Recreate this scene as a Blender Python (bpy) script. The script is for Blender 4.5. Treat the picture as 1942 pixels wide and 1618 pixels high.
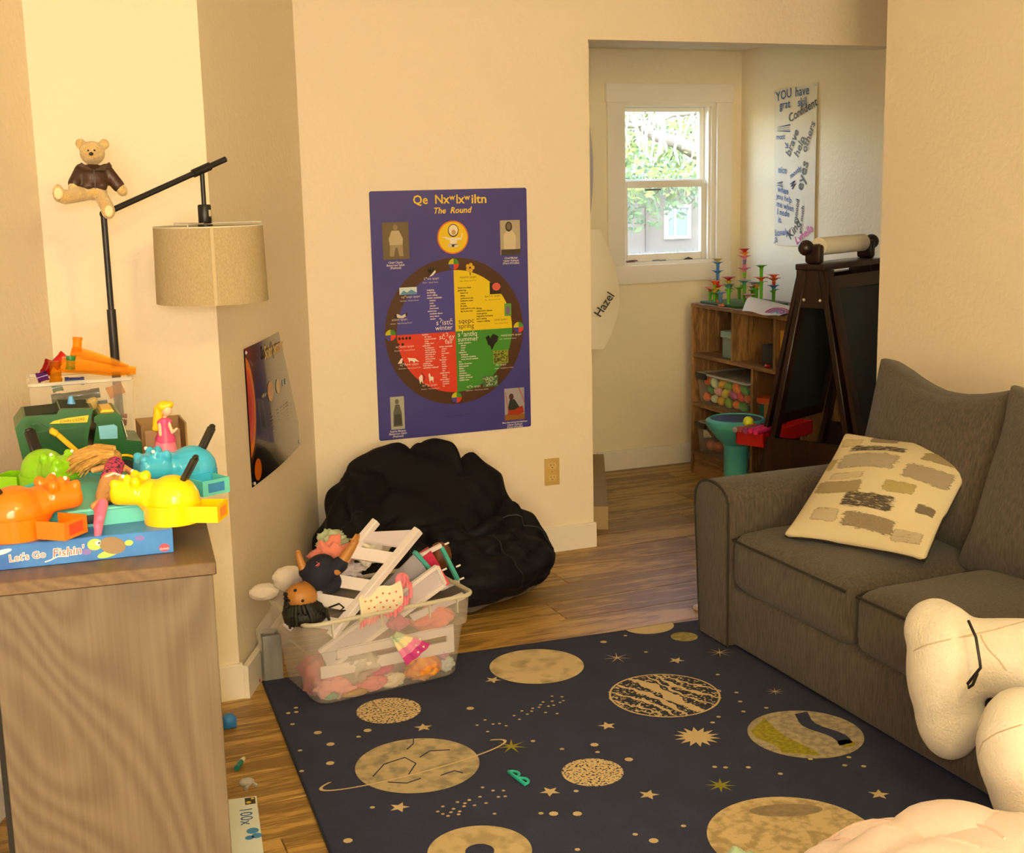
import bpy, bmesh, math, random
from mathutils import Vector, Matrix, noise
random.seed(7)
for o in list(bpy.data.objects): bpy.data.objects.remove(o)
sc = bpy.context.scene
COL = sc.collection
PI = math.pi
rad = math.radians

# ------------------------------------------------------------------ camera
def make_camera():
    t, r, yaw = rad(10.65), rad(1.29), rad(21.9)
    f = Vector((math.sin(yaw)*math.cos(t), math.cos(yaw)*math.cos(t), -math.sin(t)))
    rt = Vector((math.cos(yaw), -math.sin(yaw), 0)); dn = f.cross(rt)
    R = math.cos(r)*rt + math.sin(r)*dn; D = -math.sin(r)*rt + math.cos(r)*dn
    cd = bpy.data.cameras.new('camera'); cd.sensor_width = 36; cd.lens = 2445/1942*36
    cd.clip_start = .05; cd.clip_end = 200
    c = bpy.data.objects.new('camera', cd); COL.objects.link(c)
    c.matrix_world = Matrix(((R.x, -D.x, -f.x, 0), (R.y, -D.y, -f.y, 0), (R.z, -D.z, -f.z, 1.45), (0, 0, 0, 1)))
    sc.camera = c
make_camera()

# ------------------------------------------------------------------ world and lights
w = bpy.data.worlds.new('sky'); sc.world = w; w.use_nodes = True
wn = w.node_tree.nodes; wl = w.node_tree.links
bg = wn['Background']; sky = wn.new('ShaderNodeTexSky')
sky.sky_type = 'NISHITA'; sky.sun_disc = False; sky.sun_elevation = rad(48); sky.sun_rotation = rad(200)
wl.new(sky.outputs[0], bg.inputs[0]); bg.inputs[1].default_value = 3.0

def light(name, kind, loc, power, color, size, rot=None):
    l = bpy.data.lights.new(name, kind); l.energy = power; l.color = color
    if kind == 'SUN': l.angle = size
    elif kind == 'AREA': l.size = size
    else: l.shadow_soft_size = size
    o = bpy.data.objects.new(name, l); COL.objects.link(o); o.location = loc
    if rot: o.rotation_euler = rot
    return o
light('sun', 'SUN', (0, 0, 8), 2.2, (1, .95, .86), .01, (rad(42), 0, rad(20)))
light('ceiling_bulb', 'POINT', (.76, .02, 2.24), 68, (1, .82, .27), .10)
rear_fill = light('rear_fill_light', 'AREA', (-.9, -3.96, 1.45), 265, (1, .93, .79), 2.0, (rad(90), 0, rad(180)))  # added soft fill behind the camera to even out the light; no window there
light('camera_flash', 'POINT', (-.05, -.02, 1.56), 50, (1, .96, .92), .04)
vs = sc.view_settings
vs.view_transform = 'Standard'; vs.look = 'None'; vs.gamma = 1; vs.use_curve_mapping = False
vs.exposure = 0.09

# ------------------------------------------------------------------ materials
def lin(h):
    h = h.lstrip('#'); c = [int(h[i:i+2], 16)/255 for i in (0, 2, 4)]
    return tuple(x/12.92 if x <= .04045 else ((x+.055)/1.055)**2.4 for x in c) + (1,)
MATS = {}
def nd(m, t, **k):
    n = m.node_tree.nodes.new(t)
    for a, b in k.items(): setattr(n, a, b)
    return n
def mat(name, col, rough=.5, metal=0, col2=None, nscale=(8, 8, 8), ndet=4, lo=.35, hi=.65, bump=0, bscale=60, bdet=4, bvec=None,
        sheen=0, coat=0, rnd=False, spec=.5, coords='Object', trans=0):
    if name in MATS: return MATS[name]
    m = bpy.data.materials.new(name); m.use_nodes = True; MATS[name] = m
    b = m.node_tree.nodes['Principled BSDF']; L = m.node_tree.links
    b.inputs['Base Color'].default_value = lin(col); b.inputs['Roughness'].default_value = rough
    b.inputs['Metallic'].default_value = metal; b.inputs['Specular IOR Level'].default_value = spec
    if sheen: b.inputs['Sheen Weight'].default_value = sheen; b.inputs['Sheen Roughness'].default_value = .6
    if coat: b.inputs['Coat Weight'].default_value = coat
    if trans: b.inputs['Transmission Weight'].default_value = trans
    vec = None
    if col2 or bump:
        tc = nd(m, 'ShaderNodeTexCoord'); vec = tc.outputs[coords]
        if rnd:
            oi = nd(m, 'ShaderNodeObjectInfo'); mu = nd(m, 'ShaderNodeVectorMath', operation='SCALE'); mu.inputs[0].default_value = (31, 17, 23)
            L.new(oi.outputs['Random'], mu.inputs['Scale']); ad = nd(m, 'ShaderNodeVectorMath', operation='ADD')
            L.new(vec, ad.inputs[0]); L.new(mu.outputs[0], ad.inputs[1]); vec = ad.outputs[0]
    if col2:
        mp = nd(m, 'ShaderNodeMapping'); mp.inputs['Scale'].default_value = nscale; L.new(vec, mp.inputs[0])
        n = nd(m, 'ShaderNodeTexNoise'); n.inputs['Scale'].default_value = 1; n.inputs['Detail'].default_value = ndet; L.new(mp.outputs[0], n.inputs[0])
        r = nd(m, 'ShaderNodeValToRGB'); r.color_ramp.elements[0].position = lo; r.color_ramp.elements[1].position = hi
        r.color_ramp.elements[0].color = lin(col); r.color_ramp.elements[1].color = lin(col2)
        L.new(n.outputs[0], r.inputs[0]); L.new(r.outputs[0], b.inputs['Base Color'])
    if bump:
        n2 = nd(m, 'ShaderNodeTexNoise'); n2.inputs['Scale'].default_value = bscale; n2.inputs['Detail'].default_value = bdet
        if bvec:
            mp2 = nd(m, 'ShaderNodeMapping'); mp2.inputs['Scale'].default_value = bvec; L.new(vec, mp2.inputs[0]); L.new(mp2.outputs[0], n2.inputs[0])
        else: L.new(vec, n2.inputs[0])
        bp = nd(m, 'ShaderNodeBump'); bp.inputs['Strength'].default_value = 1; bp.inputs['Distance'].default_value = bump
        L.new(n2.outputs[0], bp.inputs['Height']); L.new(bp.outputs[0], b.inputs['Normal'])
    return m
def flat(col, rough=.5, coat=0):          # plain paint, ink or plastic
    return mat('paint_%s_%d' % (col.lstrip('#'), int(rough*100)), col, rough, coat=coat)
def clear(name, col, alpha, rough=.12):   # thin see-through plastic or glass: share of light blocked = alpha
    if name in MATS: return MATS[name]
    m = bpy.data.materials.new(name); m.use_nodes = True; MATS[name] = m
    N = m.node_tree.nodes; L = m.node_tree.links; b = N['Principled BSDF']
    b.inputs['Base Color'].default_value = lin(col); b.inputs['Roughness'].default_value = rough
    t = N.new('ShaderNodeBsdfTransparent'); x = N.new('ShaderNodeMixShader'); x.inputs[0].default_value = alpha
    L.new(t.outputs[0], x.inputs[1]); L.new(b.outputs[0], x.inputs[2]); L.new(x.outputs[0], N['Material Output'].inputs[0])
    return m
def tinted(name, col, alpha=.5):          # coloured see-through plastic
    if name in MATS: return MATS[name]
    m = clear(name, col, alpha, .1)
    for n in m.node_tree.nodes:
        if n.type == 'BSDF_TRANSPARENT': n.inputs[0].default_value = tuple(c**.45 for c in lin(col)[:3]) + (1,)
    return m
def wood(name, c1, c2, axis, wscale=5, dist=6, rough=.45, stretch=.12, rnd=False, bump=.0004):
    if name in MATS: return MATS[name]
    m = bpy.data.materials.new(name); m.use_nodes = True; MATS[name] = m
    L = m.node_tree.links; b = m.node_tree.nodes['Principled BSDF']; b.inputs['Roughness'].default_value = rough
    tc = nd(m, 'ShaderNodeTexCoord'); vec = tc.outputs['Object']
    if rnd:
        oi = nd(m, 'ShaderNodeObjectInfo'); mu = nd(m, 'ShaderNodeVectorMath', operation='SCALE'); mu.inputs[0].default_value = (31, 17, 23)
        L.new(oi.outputs['Random'], mu.inputs['Scale']); ad = nd(m, 'ShaderNodeVectorMath', operation='ADD')
        L.new(vec, ad.inputs[0]); L.new(mu.outputs[0], ad.inputs[1]); vec = ad.outputs[0]
    mp = nd(m, 'ShaderNodeMapping'); s = [1, 1, 1]; s[axis] = stretch; mp.inputs['Scale'].default_value = s; L.new(vec, mp.inputs[0])
    wv = nd(m, 'ShaderNodeTexNoise'); wv.inputs['Scale'].default_value = wscale; wv.inputs['Detail'].default_value = 3; wv.inputs['Distortion'].default_value = dist*.1
    L.new(mp.outputs[0], wv.inputs[0])
    sn = nd(m, 'ShaderNodeMath', operation='MULTIPLY'); sn.inputs[1].default_value = 42; L.new(wv.outputs[0], sn.inputs[0])
    si = nd(m, 'ShaderNodeMath', operation='SINE'); L.new(sn.outputs[0], si.inputs[0])
    fi = nd(m, 'ShaderNodeTexNoise'); fi.inputs['Scale'].default_value = 130; fi.inputs['Detail'].default_value = 3; L.new(mp.outputs[0], fi.inputs[0])
    br = nd(m, 'ShaderNodeTexNoise'); br.inputs['Scale'].default_value = 4; br.inputs['Detail'].default_value = 2; L.new(mp.outputs[0], br.inputs[0])
    a1 = nd(m, 'ShaderNodeMath', operation='MULTIPLY_ADD'); a1.inputs[1].default_value = .13; L.new(si.outputs[0], a1.inputs[0]); L.new(fi.outputs[0], a1.inputs[2])
    a2 = nd(m, 'ShaderNodeMath', operation='MULTIPLY_ADD'); a2.inputs[1].default_value = 1.1; L.new(br.outputs[0], a2.inputs[0]); L.new(a1.outputs[0], a2.inputs[2])
    r = nd(m, 'ShaderNodeValToRGB'); r.color_ramp.elements[0].position = .78; r.color_ramp.elements[1].position = 1.0
    r.color_ramp.elements[0].color = lin(c2); r.color_ramp.elements[1].color = lin(c1)
    a3 = nd(m, 'ShaderNodeMath', operation='MULTIPLY'); a3.inputs[1].default_value = .84; L.new(a2.outputs[0], a3.inputs[0])
    L.new(a3.outputs[0], r.inputs[0]); L.new(r.outputs[0], b.inputs['Base Color'])
    if bump:
        bp = nd(m, 'ShaderNodeBump'); bp.inputs['Distance'].default_value = bump; L.new(a1.outputs[0], bp.inputs['Height']); L.new(bp.outputs[0], b.inputs['Normal'])
    return m

def grain(name, c1, c2, axis, rough=.5, scale=2.4, rings=230, rnd=False):     # board wood with cathedral figure
    m = bpy.data.materials.new(name); m.use_nodes = True; MATS[name] = m
    L = m.node_tree.links; b = m.node_tree.nodes['Principled BSDF']; b.inputs['Roughness'].default_value = rough
    tc = nd(m, 'ShaderNodeTexCoord'); s1 = [1, 1, 1]; s1[axis] = .30; s2 = [120, 120, 120]; s2[axis] = 2.5
    mp = nd(m, 'ShaderNodeMapping'); mp.inputs['Scale'].default_value = s1; L.new(tc.outputs['Object'], mp.inputs[0])
    n1 = nd(m, 'ShaderNodeTexNoise'); n1.inputs['Scale'].default_value = scale; n1.inputs['Detail'].default_value = 1.5; n1.inputs['Distortion'].default_value = .5; L.new(mp.outputs[0], n1.inputs[0])
    a = nd(m, 'ShaderNodeMath', operation='MULTIPLY'); a.inputs[1].default_value = rings; L.new(n1.outputs[0], a.inputs[0])
    si = nd(m, 'ShaderNodeMath', operation='SINE'); L.new(a.outputs[0], si.inputs[0])
    mp2 = nd(m, 'ShaderNodeMapping'); mp2.inputs['Scale'].default_value = s2; L.new(tc.outputs['Object'], mp2.inputs[0])
    n2 = nd(m, 'ShaderNodeTexNoise'); n2.inputs['Scale'].default_value = 1; n2.inputs['Detail'].default_value = 3; L.new(mp2.outputs[0], n2.inputs[0])
    m1 = nd(m, 'ShaderNodeMath', operation='MULTIPLY_ADD'); m1.inputs[1].default_value = .13; m1.inputs[2].default_value = .22; L.new(si.outputs[0], m1.inputs[0])
    m2 = nd(m, 'ShaderNodeMath', operation='MULTIPLY_ADD'); m2.inputs[1].default_value = .5; L.new(n2.outputs[0], m2.inputs[0]); L.new(m1.outputs[0], m2.inputs[2])
    r = nd(m, 'ShaderNodeValToRGB'); r.color_ramp.elements[0].position = .15; r.color_ramp.elements[1].position = .8
    r.color_ramp.elements[0].color = lin(c2); r.color_ramp.elements[1].color = lin(c1); L.new(m2.outputs[0], r.inputs[0]); L.new(r.outputs[0], b.inputs['Base Color'])
    return m

PAINT = mat('wall_paint', '#f3e3ca', .6, bump=.0022, bscale=55, bdet=3)
PAINT2 = mat('alcove_paint', '#f3e4c2', .6, bump=.0016, bscale=55, bdet=3)
TRIM = mat('trim_white', '#f3eadb', .4)
SOFT = mat('ceiling_paint', '#f2ead8', .8, bump=.002, bscale=40)

# ------------------------------------------------------------------ mesh helpers
_rb = {}
def rbox_data(sx, sy, sz, r, seg):
    k = (round(sx, 4), round(sy, 4), round(sz, 4), round(r, 4), seg)
    if k not in _rb:
        bm = bmesh.new(); bmesh.ops.create_cube(bm, size=1)
        for v in bm.verts: v.co = Vector((v.co.x*sx, v.co.y*sy, v.co.z*sz))
        if r > 0: bmesh.ops.bevel(bm, geom=list(bm.edges), offset=min(r, .49*min(sx, sy, sz)), segments=seg, affect='EDGES', profile=.5)
        bm.verts.index_update()
        _rb[k] = ([v.co.copy() for v in bm.verts], [[v.index for v in f.verts] for f in bm.faces]); bm.free()
    return _rb[k]
class MB:
    def __init__(s, M=None): s.v = []; s.f = []; s.M = M or Matrix.Identity(4)
    def at(s, loc=(0, 0, 0), rz=0, rx=0, ry=0, base=None):
        s.M = (base or Matrix.Identity(4)) @ Matrix.Translation(loc) @ Matrix.Rotation(rz, 4, 'Z') @ Matrix.Rotation(ry, 4, 'Y') @ Matrix.Rotation(rx, 4, 'X'); return s
    def add(s, vs, fs):
        n = len(s.v); s.v += [s.M @ Vector(v) for v in vs]; s.f += [[i+n for i in f] for f in fs]; return s
    def box(s, x0, x1, y0, y1, z0, z1, r=0, seg=2):
        vs, fs = rbox_data(abs(x1-x0), abs(y1-y0), abs(z1-z0), r, seg); c = Vector(((x0+x1)/2, (y0+y1)/2, (z0+z1)/2))
        return s.add([v+c for v in vs], fs)
    def bar(s, p, q, wx, wy, r=0, roll=0):       # square bar from p to q
        p, q = Vector(p), Vector(q); d = q-p; vs, fs = rbox_data(wx, wy, d.length, r, 1)
        R = d.to_track_quat('Z', 'Y').to_matrix().to_4x4() @ Matrix.Rotation(roll, 4, 'Z'); c = (p+q)/2
        return s.add([c + R @ v for v in vs], fs)
    def cyl(s, p, q, r0, r1=None, n=16, caps=True):
        r1 = r0 if r1 is None else r1
        return s.tube([p, q], [r0, r1], n, caps)
    def tube(s, pts, r, n=10, caps=True, closed=False):
        pts = [Vector(p) for p in pts]; m = len(pts); rs = r if isinstance(r, (list, tuple)) else [r]*m
        vs = []; up = None
        for i, p in enumerate(pts):
            a = pts[i-1] if (i > 0 or closed) else p; b = pts[(i+1) % m] if (i < m-1 or closed) else p
            t = (b-a).normalized()
            if up is None: up = Vector((0, 0, 1)) if abs(t.z) < .9 else Vector((1, 0, 0))
            u = (up - t*up.dot(t)); u = u.normalized() if u.length > 1e-6 else t.orthogonal().normalized()
            up = u; w_ = t.cross(u)
            vs += [p + rs[i]*(math.cos(2*PI*k/n)*u + math.sin(2*PI*k/n)*w_) for k in range(n)]
        fs = []
        for i in range(m if closed else m-1):
            j = (i+1) % m
            fs += [[i*n+k, i*n+(k+1) % n, j*n+(k+1) % n, j*n+k] for k in range(n)]
        if caps and not closed: fs += [list(range(n))[::-1], [(m-1)*n+k for k in range(n)]]
        return s.add(vs, fs)
    def lathe(s, prof, n=24):
        vs = [(r*math.cos(2*PI*k/n), r*math.sin(2*PI*k/n), z) for r, z in prof for k in range(n)]; fs = []
        for i in range(len(prof)-1): fs += [[i*n+k, i*n+(k+1) % n, (i+1)*n+(k+1) % n, (i+1)*n+k] for k in range(n)]
        if prof[0][0] > 0: fs.append(list(range(n))[::-1])
        if prof[-1][0] > 0: fs.append([(len(prof)-1)*n+k for k in range(n)])
        return s.add(vs, fs)
    def ell(s, c, r, n=16, R=None):
        c = Vector(c); r = r if isinstance(r, (tuple, list)) else (r, r, r); m = max(6, n//2); vs = []; fs = []
        for i in range(m+1):
            a = PI*i/m
            for k in range(n):
                p = Vector((r[0]*math.sin(a)*math.cos(2*PI*k/n), r[1]*math.sin(a)*math.sin(2*PI*k/n), r[2]*math.cos(a)))
                vs.append(c + (R @ p if R else p))
        for i in range(m): fs += [[i*n+k, (i+1)*n+k, (i+1)*n+(k+1) % n, i*n+(k+1) % n] for k in range(n)]
        return s.add(vs, fs)
    def grid(s, fn, nu, nv, flip=False):
        vs = [fn(i/nu, j/nv) for j in range(nv+1) for i in range(nu+1)]; n = nu+1
        fs = [[j*n+i, j*n+i+1, (j+1)*n+i+1, (j+1)*n+i] for j in range(nv) for i in range(nu)]
        if flip: fs = [f[::-1] for f in fs]
        return s.add(vs, fs)
    def sheet(s, fn, nu, nv, th):                # thin sheet with both faces and closed rim; fn -> point
        P = [[Vector(fn(i/nu, j/nv)) for i in range(nu+1)] for j in range(nv+1)]; vs = []; n = nu+1; N = n*(nv+1)
        nor = {}
        for j in range(nv+1):
            for i in range(nu+1):
                a = P[j][min(i+1, nu)]-P[j][max(i-1, 0)]; b = P[min(j+1, nv)][i]-P[max(j-1, 0)][i]; c = a.cross(b)
                nor[i, j] = c.normalized() if c.length > 1e-9 else Vector((0, 0, 1))
        for sg in (0, 1):
            vs += [P[j][i] + nor[i, j]*th*(sg-.5) for j in range(nv+1) for i in range(nu+1)]
        fs = []
        for j in range(nv):
            for i in range(nu):
                q = [j*n+i, j*n+i+1, (j+1)*n+i+1, (j+1)*n+i]; fs += [q[::-1], [k+N for k in q]]
        edge = [i for i in range(nu)] + [j*n+nu for j in range(nv)] + [nv*n+i for i in range(nu, 0, -1)] + [j*n for j in range(nv, 0, -1)]
        for a, b in zip(edge, edge[1:]+edge[:1]): fs.append([a, b, b+N, a+N])
        return s.add(vs, fs)
    def poly(s, pts, z=0): return s.add([(x, y, z) for x, y in pts], [list(range(len(pts)))])
    def prism(s, pts, z0, z1):
        n = len(pts); vs = [(x, y, z0) for x, y in pts] + [(x, y, z1) for x, y in pts]
        return s.add(vs, [list(range(n))[::-1], [n+i for i in range(n)]] + [[i, (i+1) % n, n+(i+1) % n, n+i] for i in range(n)])
    def disc(s, x, y, r, z=0, n=40, ry=None, rot=0):
        ry = ry or r
        return s.poly([(x + r*math.cos(a)*math.cos(rot) - ry*math.sin(a)*math.sin(rot), y + r*math.cos(a)*math.sin(rot) + ry*math.sin(a)*math.cos(rot)) for a in (2*PI*k/n for k in range(n))], z)
    def ring(s, x, y, r0, r1, z=0, n=48, a0=0, a1=2*PI):
        vs = []; fs = []
        for k in range(n+1):
            a = a0+(a1-a0)*k/n
            vs += [(x+r0*math.cos(a), y+r0*math.sin(a), z), (x+r1*math.cos(a), y+r1*math.sin(a), z)]
        return s.add(vs, [[2*k, 2*k+1, 2*k+3, 2*k+2] for k in range(n)])
    @staticmethod
    def cushion_top(w_, d, h, r, crown, ear, seed, x, y):   # point on the upper skin of a cushion at x, y in -1..1
        X, Y = x*w_/2, y*d/2; q = Vector((X, Y, h/2)); bx, by = 1-min(1, abs(x))**2.2, 1-min(1, abs(y))**2.2
        q.z += crown*bx*by; e = ear*(abs(x)*abs(y))**3; q.x += q.x*e; q.y += q.y*e
        nz = noise.noise(Vector((q.x*9+seed, q.y*9, q.z*9)))*.006*(max(w_, d, h)/.5); return q + Vector((nz*.4, nz*.4, nz))
    def cushion(s, w_, d, h, r, crown, n=12, ear=0, sag=0, seed=0, part=0):
        # pillow block centred at the origin: w along x, d along y, h along z; part 1 upper half, -1 lower half
        lw = max(w_, d, h)
        def mp(p):
            x, y, z = p; X, Y, Z = x*w_/2, y*d/2, z*h/2
            ix, iy, iz = (max(-e/2+r, min(e/2-r, q)) for e, q in ((w_, X), (d, Y), (h, Z)))
            v = Vector((X-ix, Y-iy, Z-iz)); q = Vector((ix, iy, iz)) + (v.normalized()*r if v.length > 1e-9 else v)
            bx, by = 1-min(1, abs(x))**2.2, 1-min(1, abs(y))**2.2
            q.z += crown*bx*by*(1 if z > 0 else -1)*min(1, abs(z)*1.0)
            e = ear*(abs(x)*abs(y))**3; q.x += q.x*e; q.y += q.y*e
            q.y += sag*(1-x*x)*(1 if y > 0 else 0)*max(0, y)
            nz = noise.noise(Vector((q.x*9+seed, q.y*9, q.z*9)))*.006*(lw/.5)
            return q + Vector((nz*.4, nz*.4, nz))
        for ax in range(3):
            for sg in (-1, 1):
                def fn(u, v, ax=ax, sg=sg):
                    a, b = 2*u-1, 2*v-1
                    if part and ax != 2: b = (v if part > 0 else -v) if ax == 0 else b; a = (u if part > 0 else -u) if ax == 1 else a
                    # spread samples to the rounded edges
                    a = math.copysign(1-(1-abs(a))**1.35, a); b = math.copysign(1-(1-abs(b))**1.35, b)
                    p = [0, 0, 0]; p[ax] = sg; p[(ax+1) % 3] = a; p[(ax+2) % 3] = b
                    return mp(p)
                if part and ax == 2 and sg != part: continue
                s.grid(fn, n, n, flip=(sg < 0) != (part < 0 and ax != 2))
        return s
    def text(s, body, size, x=0, y=0, z=0, align='CENTER', rot=0, shear=0, bold=0, space=1, sx=1):
        cu = bpy.data.curves.new('t', 'FONT'); cu.body = body; cu.size = size; cu.align_x = align; cu.shear = shear
        cu.offset = bold; cu.space_character = space; cu.resolution_u = 2
        ob = bpy.data.objects.new('t', cu); COL.objects.link(ob)
        me = bpy.data.meshes.new_from_object(ob.evaluated_get(bpy.context.evaluated_depsgraph_get()))
        c, sn = math.cos(rot), math.sin(rot)
        s.add([(x + sx*v.co.x*c - v.co.y*sn, y + sx*v.co.x*sn + v.co.y*c, z) for v in me.vertices], [list(p.vertices) for p in me.polygons])
        bpy.data.objects.remove(ob); bpy.data.curves.remove(cu); bpy.data.meshes.remove(me); return s

WM = {}
def tag(o, label=None, cat=None, group=None, kind=None):
    if label: o['label'] = label
    if cat: o['category'] = cat
    if group: o['group'] = group
    if kind: o['kind'] = kind
    return o
def thing(name, label, cat, loc=(0, 0, 0), rz=0, group=None):
    o = bpy.data.objects.new(name, None); COL.objects.link(o); o.empty_display_size = .05
    o.location = loc; o.rotation_euler = (0, 0, rz)
    WM[o] = Matrix.Translation(loc) @ Matrix.Rotation(rz, 4, 'Z')
    return tag(o, label, cat, group)
def O(name, mb, m, parent=None, smooth=40, mods=None, merge=False, origin=None):
    vs = mb.v
    if parent is not None: T = WM[parent]
    else:
        if origin is None:
            xs = [v.x for v in vs]; ys = [v.y for v in vs]; zs = [v.z for v in vs]
            origin = ((min(xs)+max(xs))/2, (min(ys)+max(ys))/2, min(zs))
        T = Matrix.Translation(origin)
    I = T.inverted(); me = bpy.data.meshes.new(name); me.from_pydata([I @ v for v in vs], [], mb.f)
    if merge:
        bm = bmesh.new(); bm.from_mesh(me); bmesh.ops.remove_doubles(bm, verts=bm.verts, dist=1e-5)
        bmesh.ops.recalc_face_normals(bm, faces=bm.faces); bm.to_mesh(me); bm.free()
    me.update(); me.materials.append(m)
    if smooth:
        me.polygons.foreach_set('use_smooth', [True]*len(me.polygons))
        if smooth < 180: me.set_sharp_from_angle(angle=rad(smooth))
    o = bpy.data.objects.new(name, me); COL.objects.link(o); WM[o] = T
    if parent is not None: o.parent = parent
    else: o.matrix_world = T
    return o
def blob(name, mb, m, parent=None, vox=.008, it=6):   # fuse overlapping lumps into one continuous skin
    o = O(name, mb, m, parent, smooth=180)
    r = o.modifiers.new('fuse', 'REMESH'); r.mode = 'VOXEL'; r.voxel_size = vox; r.use_smooth_shade = True
    if it: k = o.modifiers.new('soften', 'SMOOTH'); k.iterations = it; k.factor = .5
    return o
def copytree(o, parent=None):
    c = o.copy(); COL.objects.link(c); c.parent = parent
    for ch in list(o.children): copytree(ch, c)
    return c
def struct(name, mb, m, parent=None, smooth=0, label=None):
    o = O(name, mb, m, parent, smooth)
    if parent is None: o['kind'] = 'structure'
    if label: o['label'] = label
    return o
def capsule(mb, p, q, r0, r1, n=12):
    p, q = Vector(p), Vector(q); mb.tube([p, q], [r0, r1], n); mb.ell(p, r0, n); mb.ell(q, r1, n); return mb

# ------------------------------------------------------------------ room shell
H = 2.44
DW = Vector((.4252, .9051))                       # direction of the three slanting walls
NW = Vector((.9051, -.4252))
PC = Vector((.576, 3.592))                        # corner of the white and slanting wall
PE = Vector((1.057, 4.567))
WL = Vector((.143, 3.592))                        # far corner of the left wall
LE = WL - DW*8.39
AC = Vector((2.757, 5.788)); AB = AC - DW*1.24    # slanting wall of the alcove
def wallprism(name, pts, z0=0, z1=H, m=PAINT, label=None):
    return struct(name, MB().prism(pts, z0, z1), m, label=label)
wb = MB(); wb.box(1.057, 2.18, 4.567, 4.717, 0, H); wb.box(2.18, 3.62, 4.567, 4.717, 1.98, H)
struct('wall_back', wb, PAINT, label='cream textured wall with a wide opening into the alcove')
d = NW*-.12
wallprism('wall_angled', [tuple(PC), tuple(PE), tuple(PE+Vector((-.05, .14))), tuple(PC+Vector((-.12, .14)))], label='slanting cream wall beside the bean bag')
wallprism('wall_front_left', [(.143, 3.592), (.576, 3.592), (.456, 3.732), (.10, 3.732)], label='narrow cream wall behind the floor lamp')
wallprism('wall_left', [tuple(WL), (.10, 3.732), tuple(LE+d), tuple(LE)], label='slanting cream wall on the left edge')
struct('wall_right', MB().box(2.95, 3.07, -4.0, 3.79, 0, H), PAINT, label='cream textured wall behind the sofa')
struct('wall_return', MB().box(3.07, 3.74, 3.67, 3.79, 0, H), PAINT)
struct('wall_rear', MB().box(LE.x-.3, 3.07, -4.12, -4.0, 0, H), PAINT)
struct('wall_alcove_right', MB().box(3.62, 3.74, 3.79, 5.908, 0, H), PAINT2, label='alcove wall with the handwritten banner')
A2 = AB + NW*-.12
wallprism('wall_alcove_left', [tuple(AB), tuple(AC), (AC.x-.02, 5.908), (AC.x-.16, 5.908), (A2.x-.02, A2.y)], m=PAINT2, label='slanting alcove wall beside the opening')
WX0, WX1, WZ0, WZ1 = 2.938, 3.478, 1.036, 1.829      # window hole in the alcove back wall
wa = MB(); wa.box(AC.x-.02, WX0, 5.788, 5.908, 0, H); wa.box(WX1, 3.62, 5.788, 5.908, 0, H); wa.box(WX0, WX1, 5.788, 5.908, 0, WZ0); wa.box(WX0, WX1, 5.788, 5.908, WZ1, H)
struct('wall_alcove_back', wa, PAINT2, label='alcove end wall around the window')
struct('ceiling', MB().box(-3.8, 3.74, -4.12, 4.567, H, H+.1), SOFT)
struct('ceiling_alcove', MB().box(1.6, 3.62, 4.717, 5.788, 2.084, 2.14), SOFT)
struct('roof_alcove', MB().box(.0, 3.74, 4.567, 5.908, H, H+.1), SOFT)

# floor with separate planks running along X
fl = struct('floor', MB().box(-3.8, 3.74, -4.12, 5.908, -.06, -.004), flat('#3a2614', .9), label='brown wood plank floor')
FLOOR = wood('floor_wood', '#c09850', '#86642c', 0, wscale=6, dist=5, rough=.42, stretch=.10, rnd=True, bump=.0003)
PW, PL = .18, 1.22
pm = MB(); g = .0007; ch = .0022
pm.add([(g, g, -.006), (PL-g, g, -.006), (PL-g, PW-g, -.006), (g, PW-g, -.006), (g, g, -ch), (PL-g, g, -ch), (PL-g, PW-g, -ch), (g, PW-g, -ch),
        (g+ch, g+ch, 0), (PL-g-ch, g+ch, 0), (PL-g-ch, PW-g-ch, 0), (g+ch, PW-g-ch, 0)],
       [[0, 1, 5, 4], [1, 2, 6, 5], [2, 3, 7, 6], [3, 0, 4, 7], [4, 5, 9, 8], [5, 6, 10, 9], [6, 7, 11, 10], [7, 4, 8, 11], [8, 9, 10, 11]])
plank0 = O('plank', pm, FLOOR, fl, smooth=0)
T0 = WM[fl].inverted(); first = True
row = 0; y = .74
while y < 5.788:
    x = .0 - (row*.43 % 1.0)*PL - .35
    while x < 3.62:
        o = plank0 if first else plank0.copy()
        if not first: COL.objects.link(o); o.parent = fl
        first = False
        o.location = Vector((x, y, 0)); x += PL
    y += PW; row += 1

def baseboard(name, p, q, n, h=.1, t=.015, m=TRIM):
    p, q, n = Vector(p), Vector(q), Vector(n); mb = MB()
    pr = [(0, 0), (t, 0), (t, h-.004), (t-.004, h), (0, h)]
    vs = []
    for b in (p, q): vs += [(b.x+n.x*u, b.y+n.y*u, z) for u, z in pr]
    k = len(pr); mb.add(vs, [[i, (i+1) % k, k+(i+1) % k, k+i] for i in range(k)] + [list(range(k))[::-1], [k+i for i in range(k)]])
    return struct(name, mb, TRIM, label=None)
baseboard('baseboard_back', (1.06, 4.567), (2.188, 4.567), (0, -1))
baseboard('baseboard_angled', PC+Vector((.007, -.016)), PE, NW)
baseboard('baseboard_front_left', WL, PC+Vector((.007, 0)), (0, -1), .105)
baseboard('baseboard_left', LE, WL, NW)
baseboard('baseboard_right', (2.95, -4.0), (2.95, 3.79), (-1, 0))
baseboard('baseboard_alcove_back', (AC.x+.03, 5.788), (3.62, 5.788), (0, -1))
baseboard('baseboard_alcove_right', (3.62, 3.79), (3.62, 5.788), (-1, 0))
q0, q1 = AB+DW*.14, AC+NW*.0
lg = MB().prism([tuple(q0), tuple(q0+NW*.062), tuple(q1+NW*.062-DW*.03), tuple(q1-DW*.03)], 0, .1)
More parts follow.
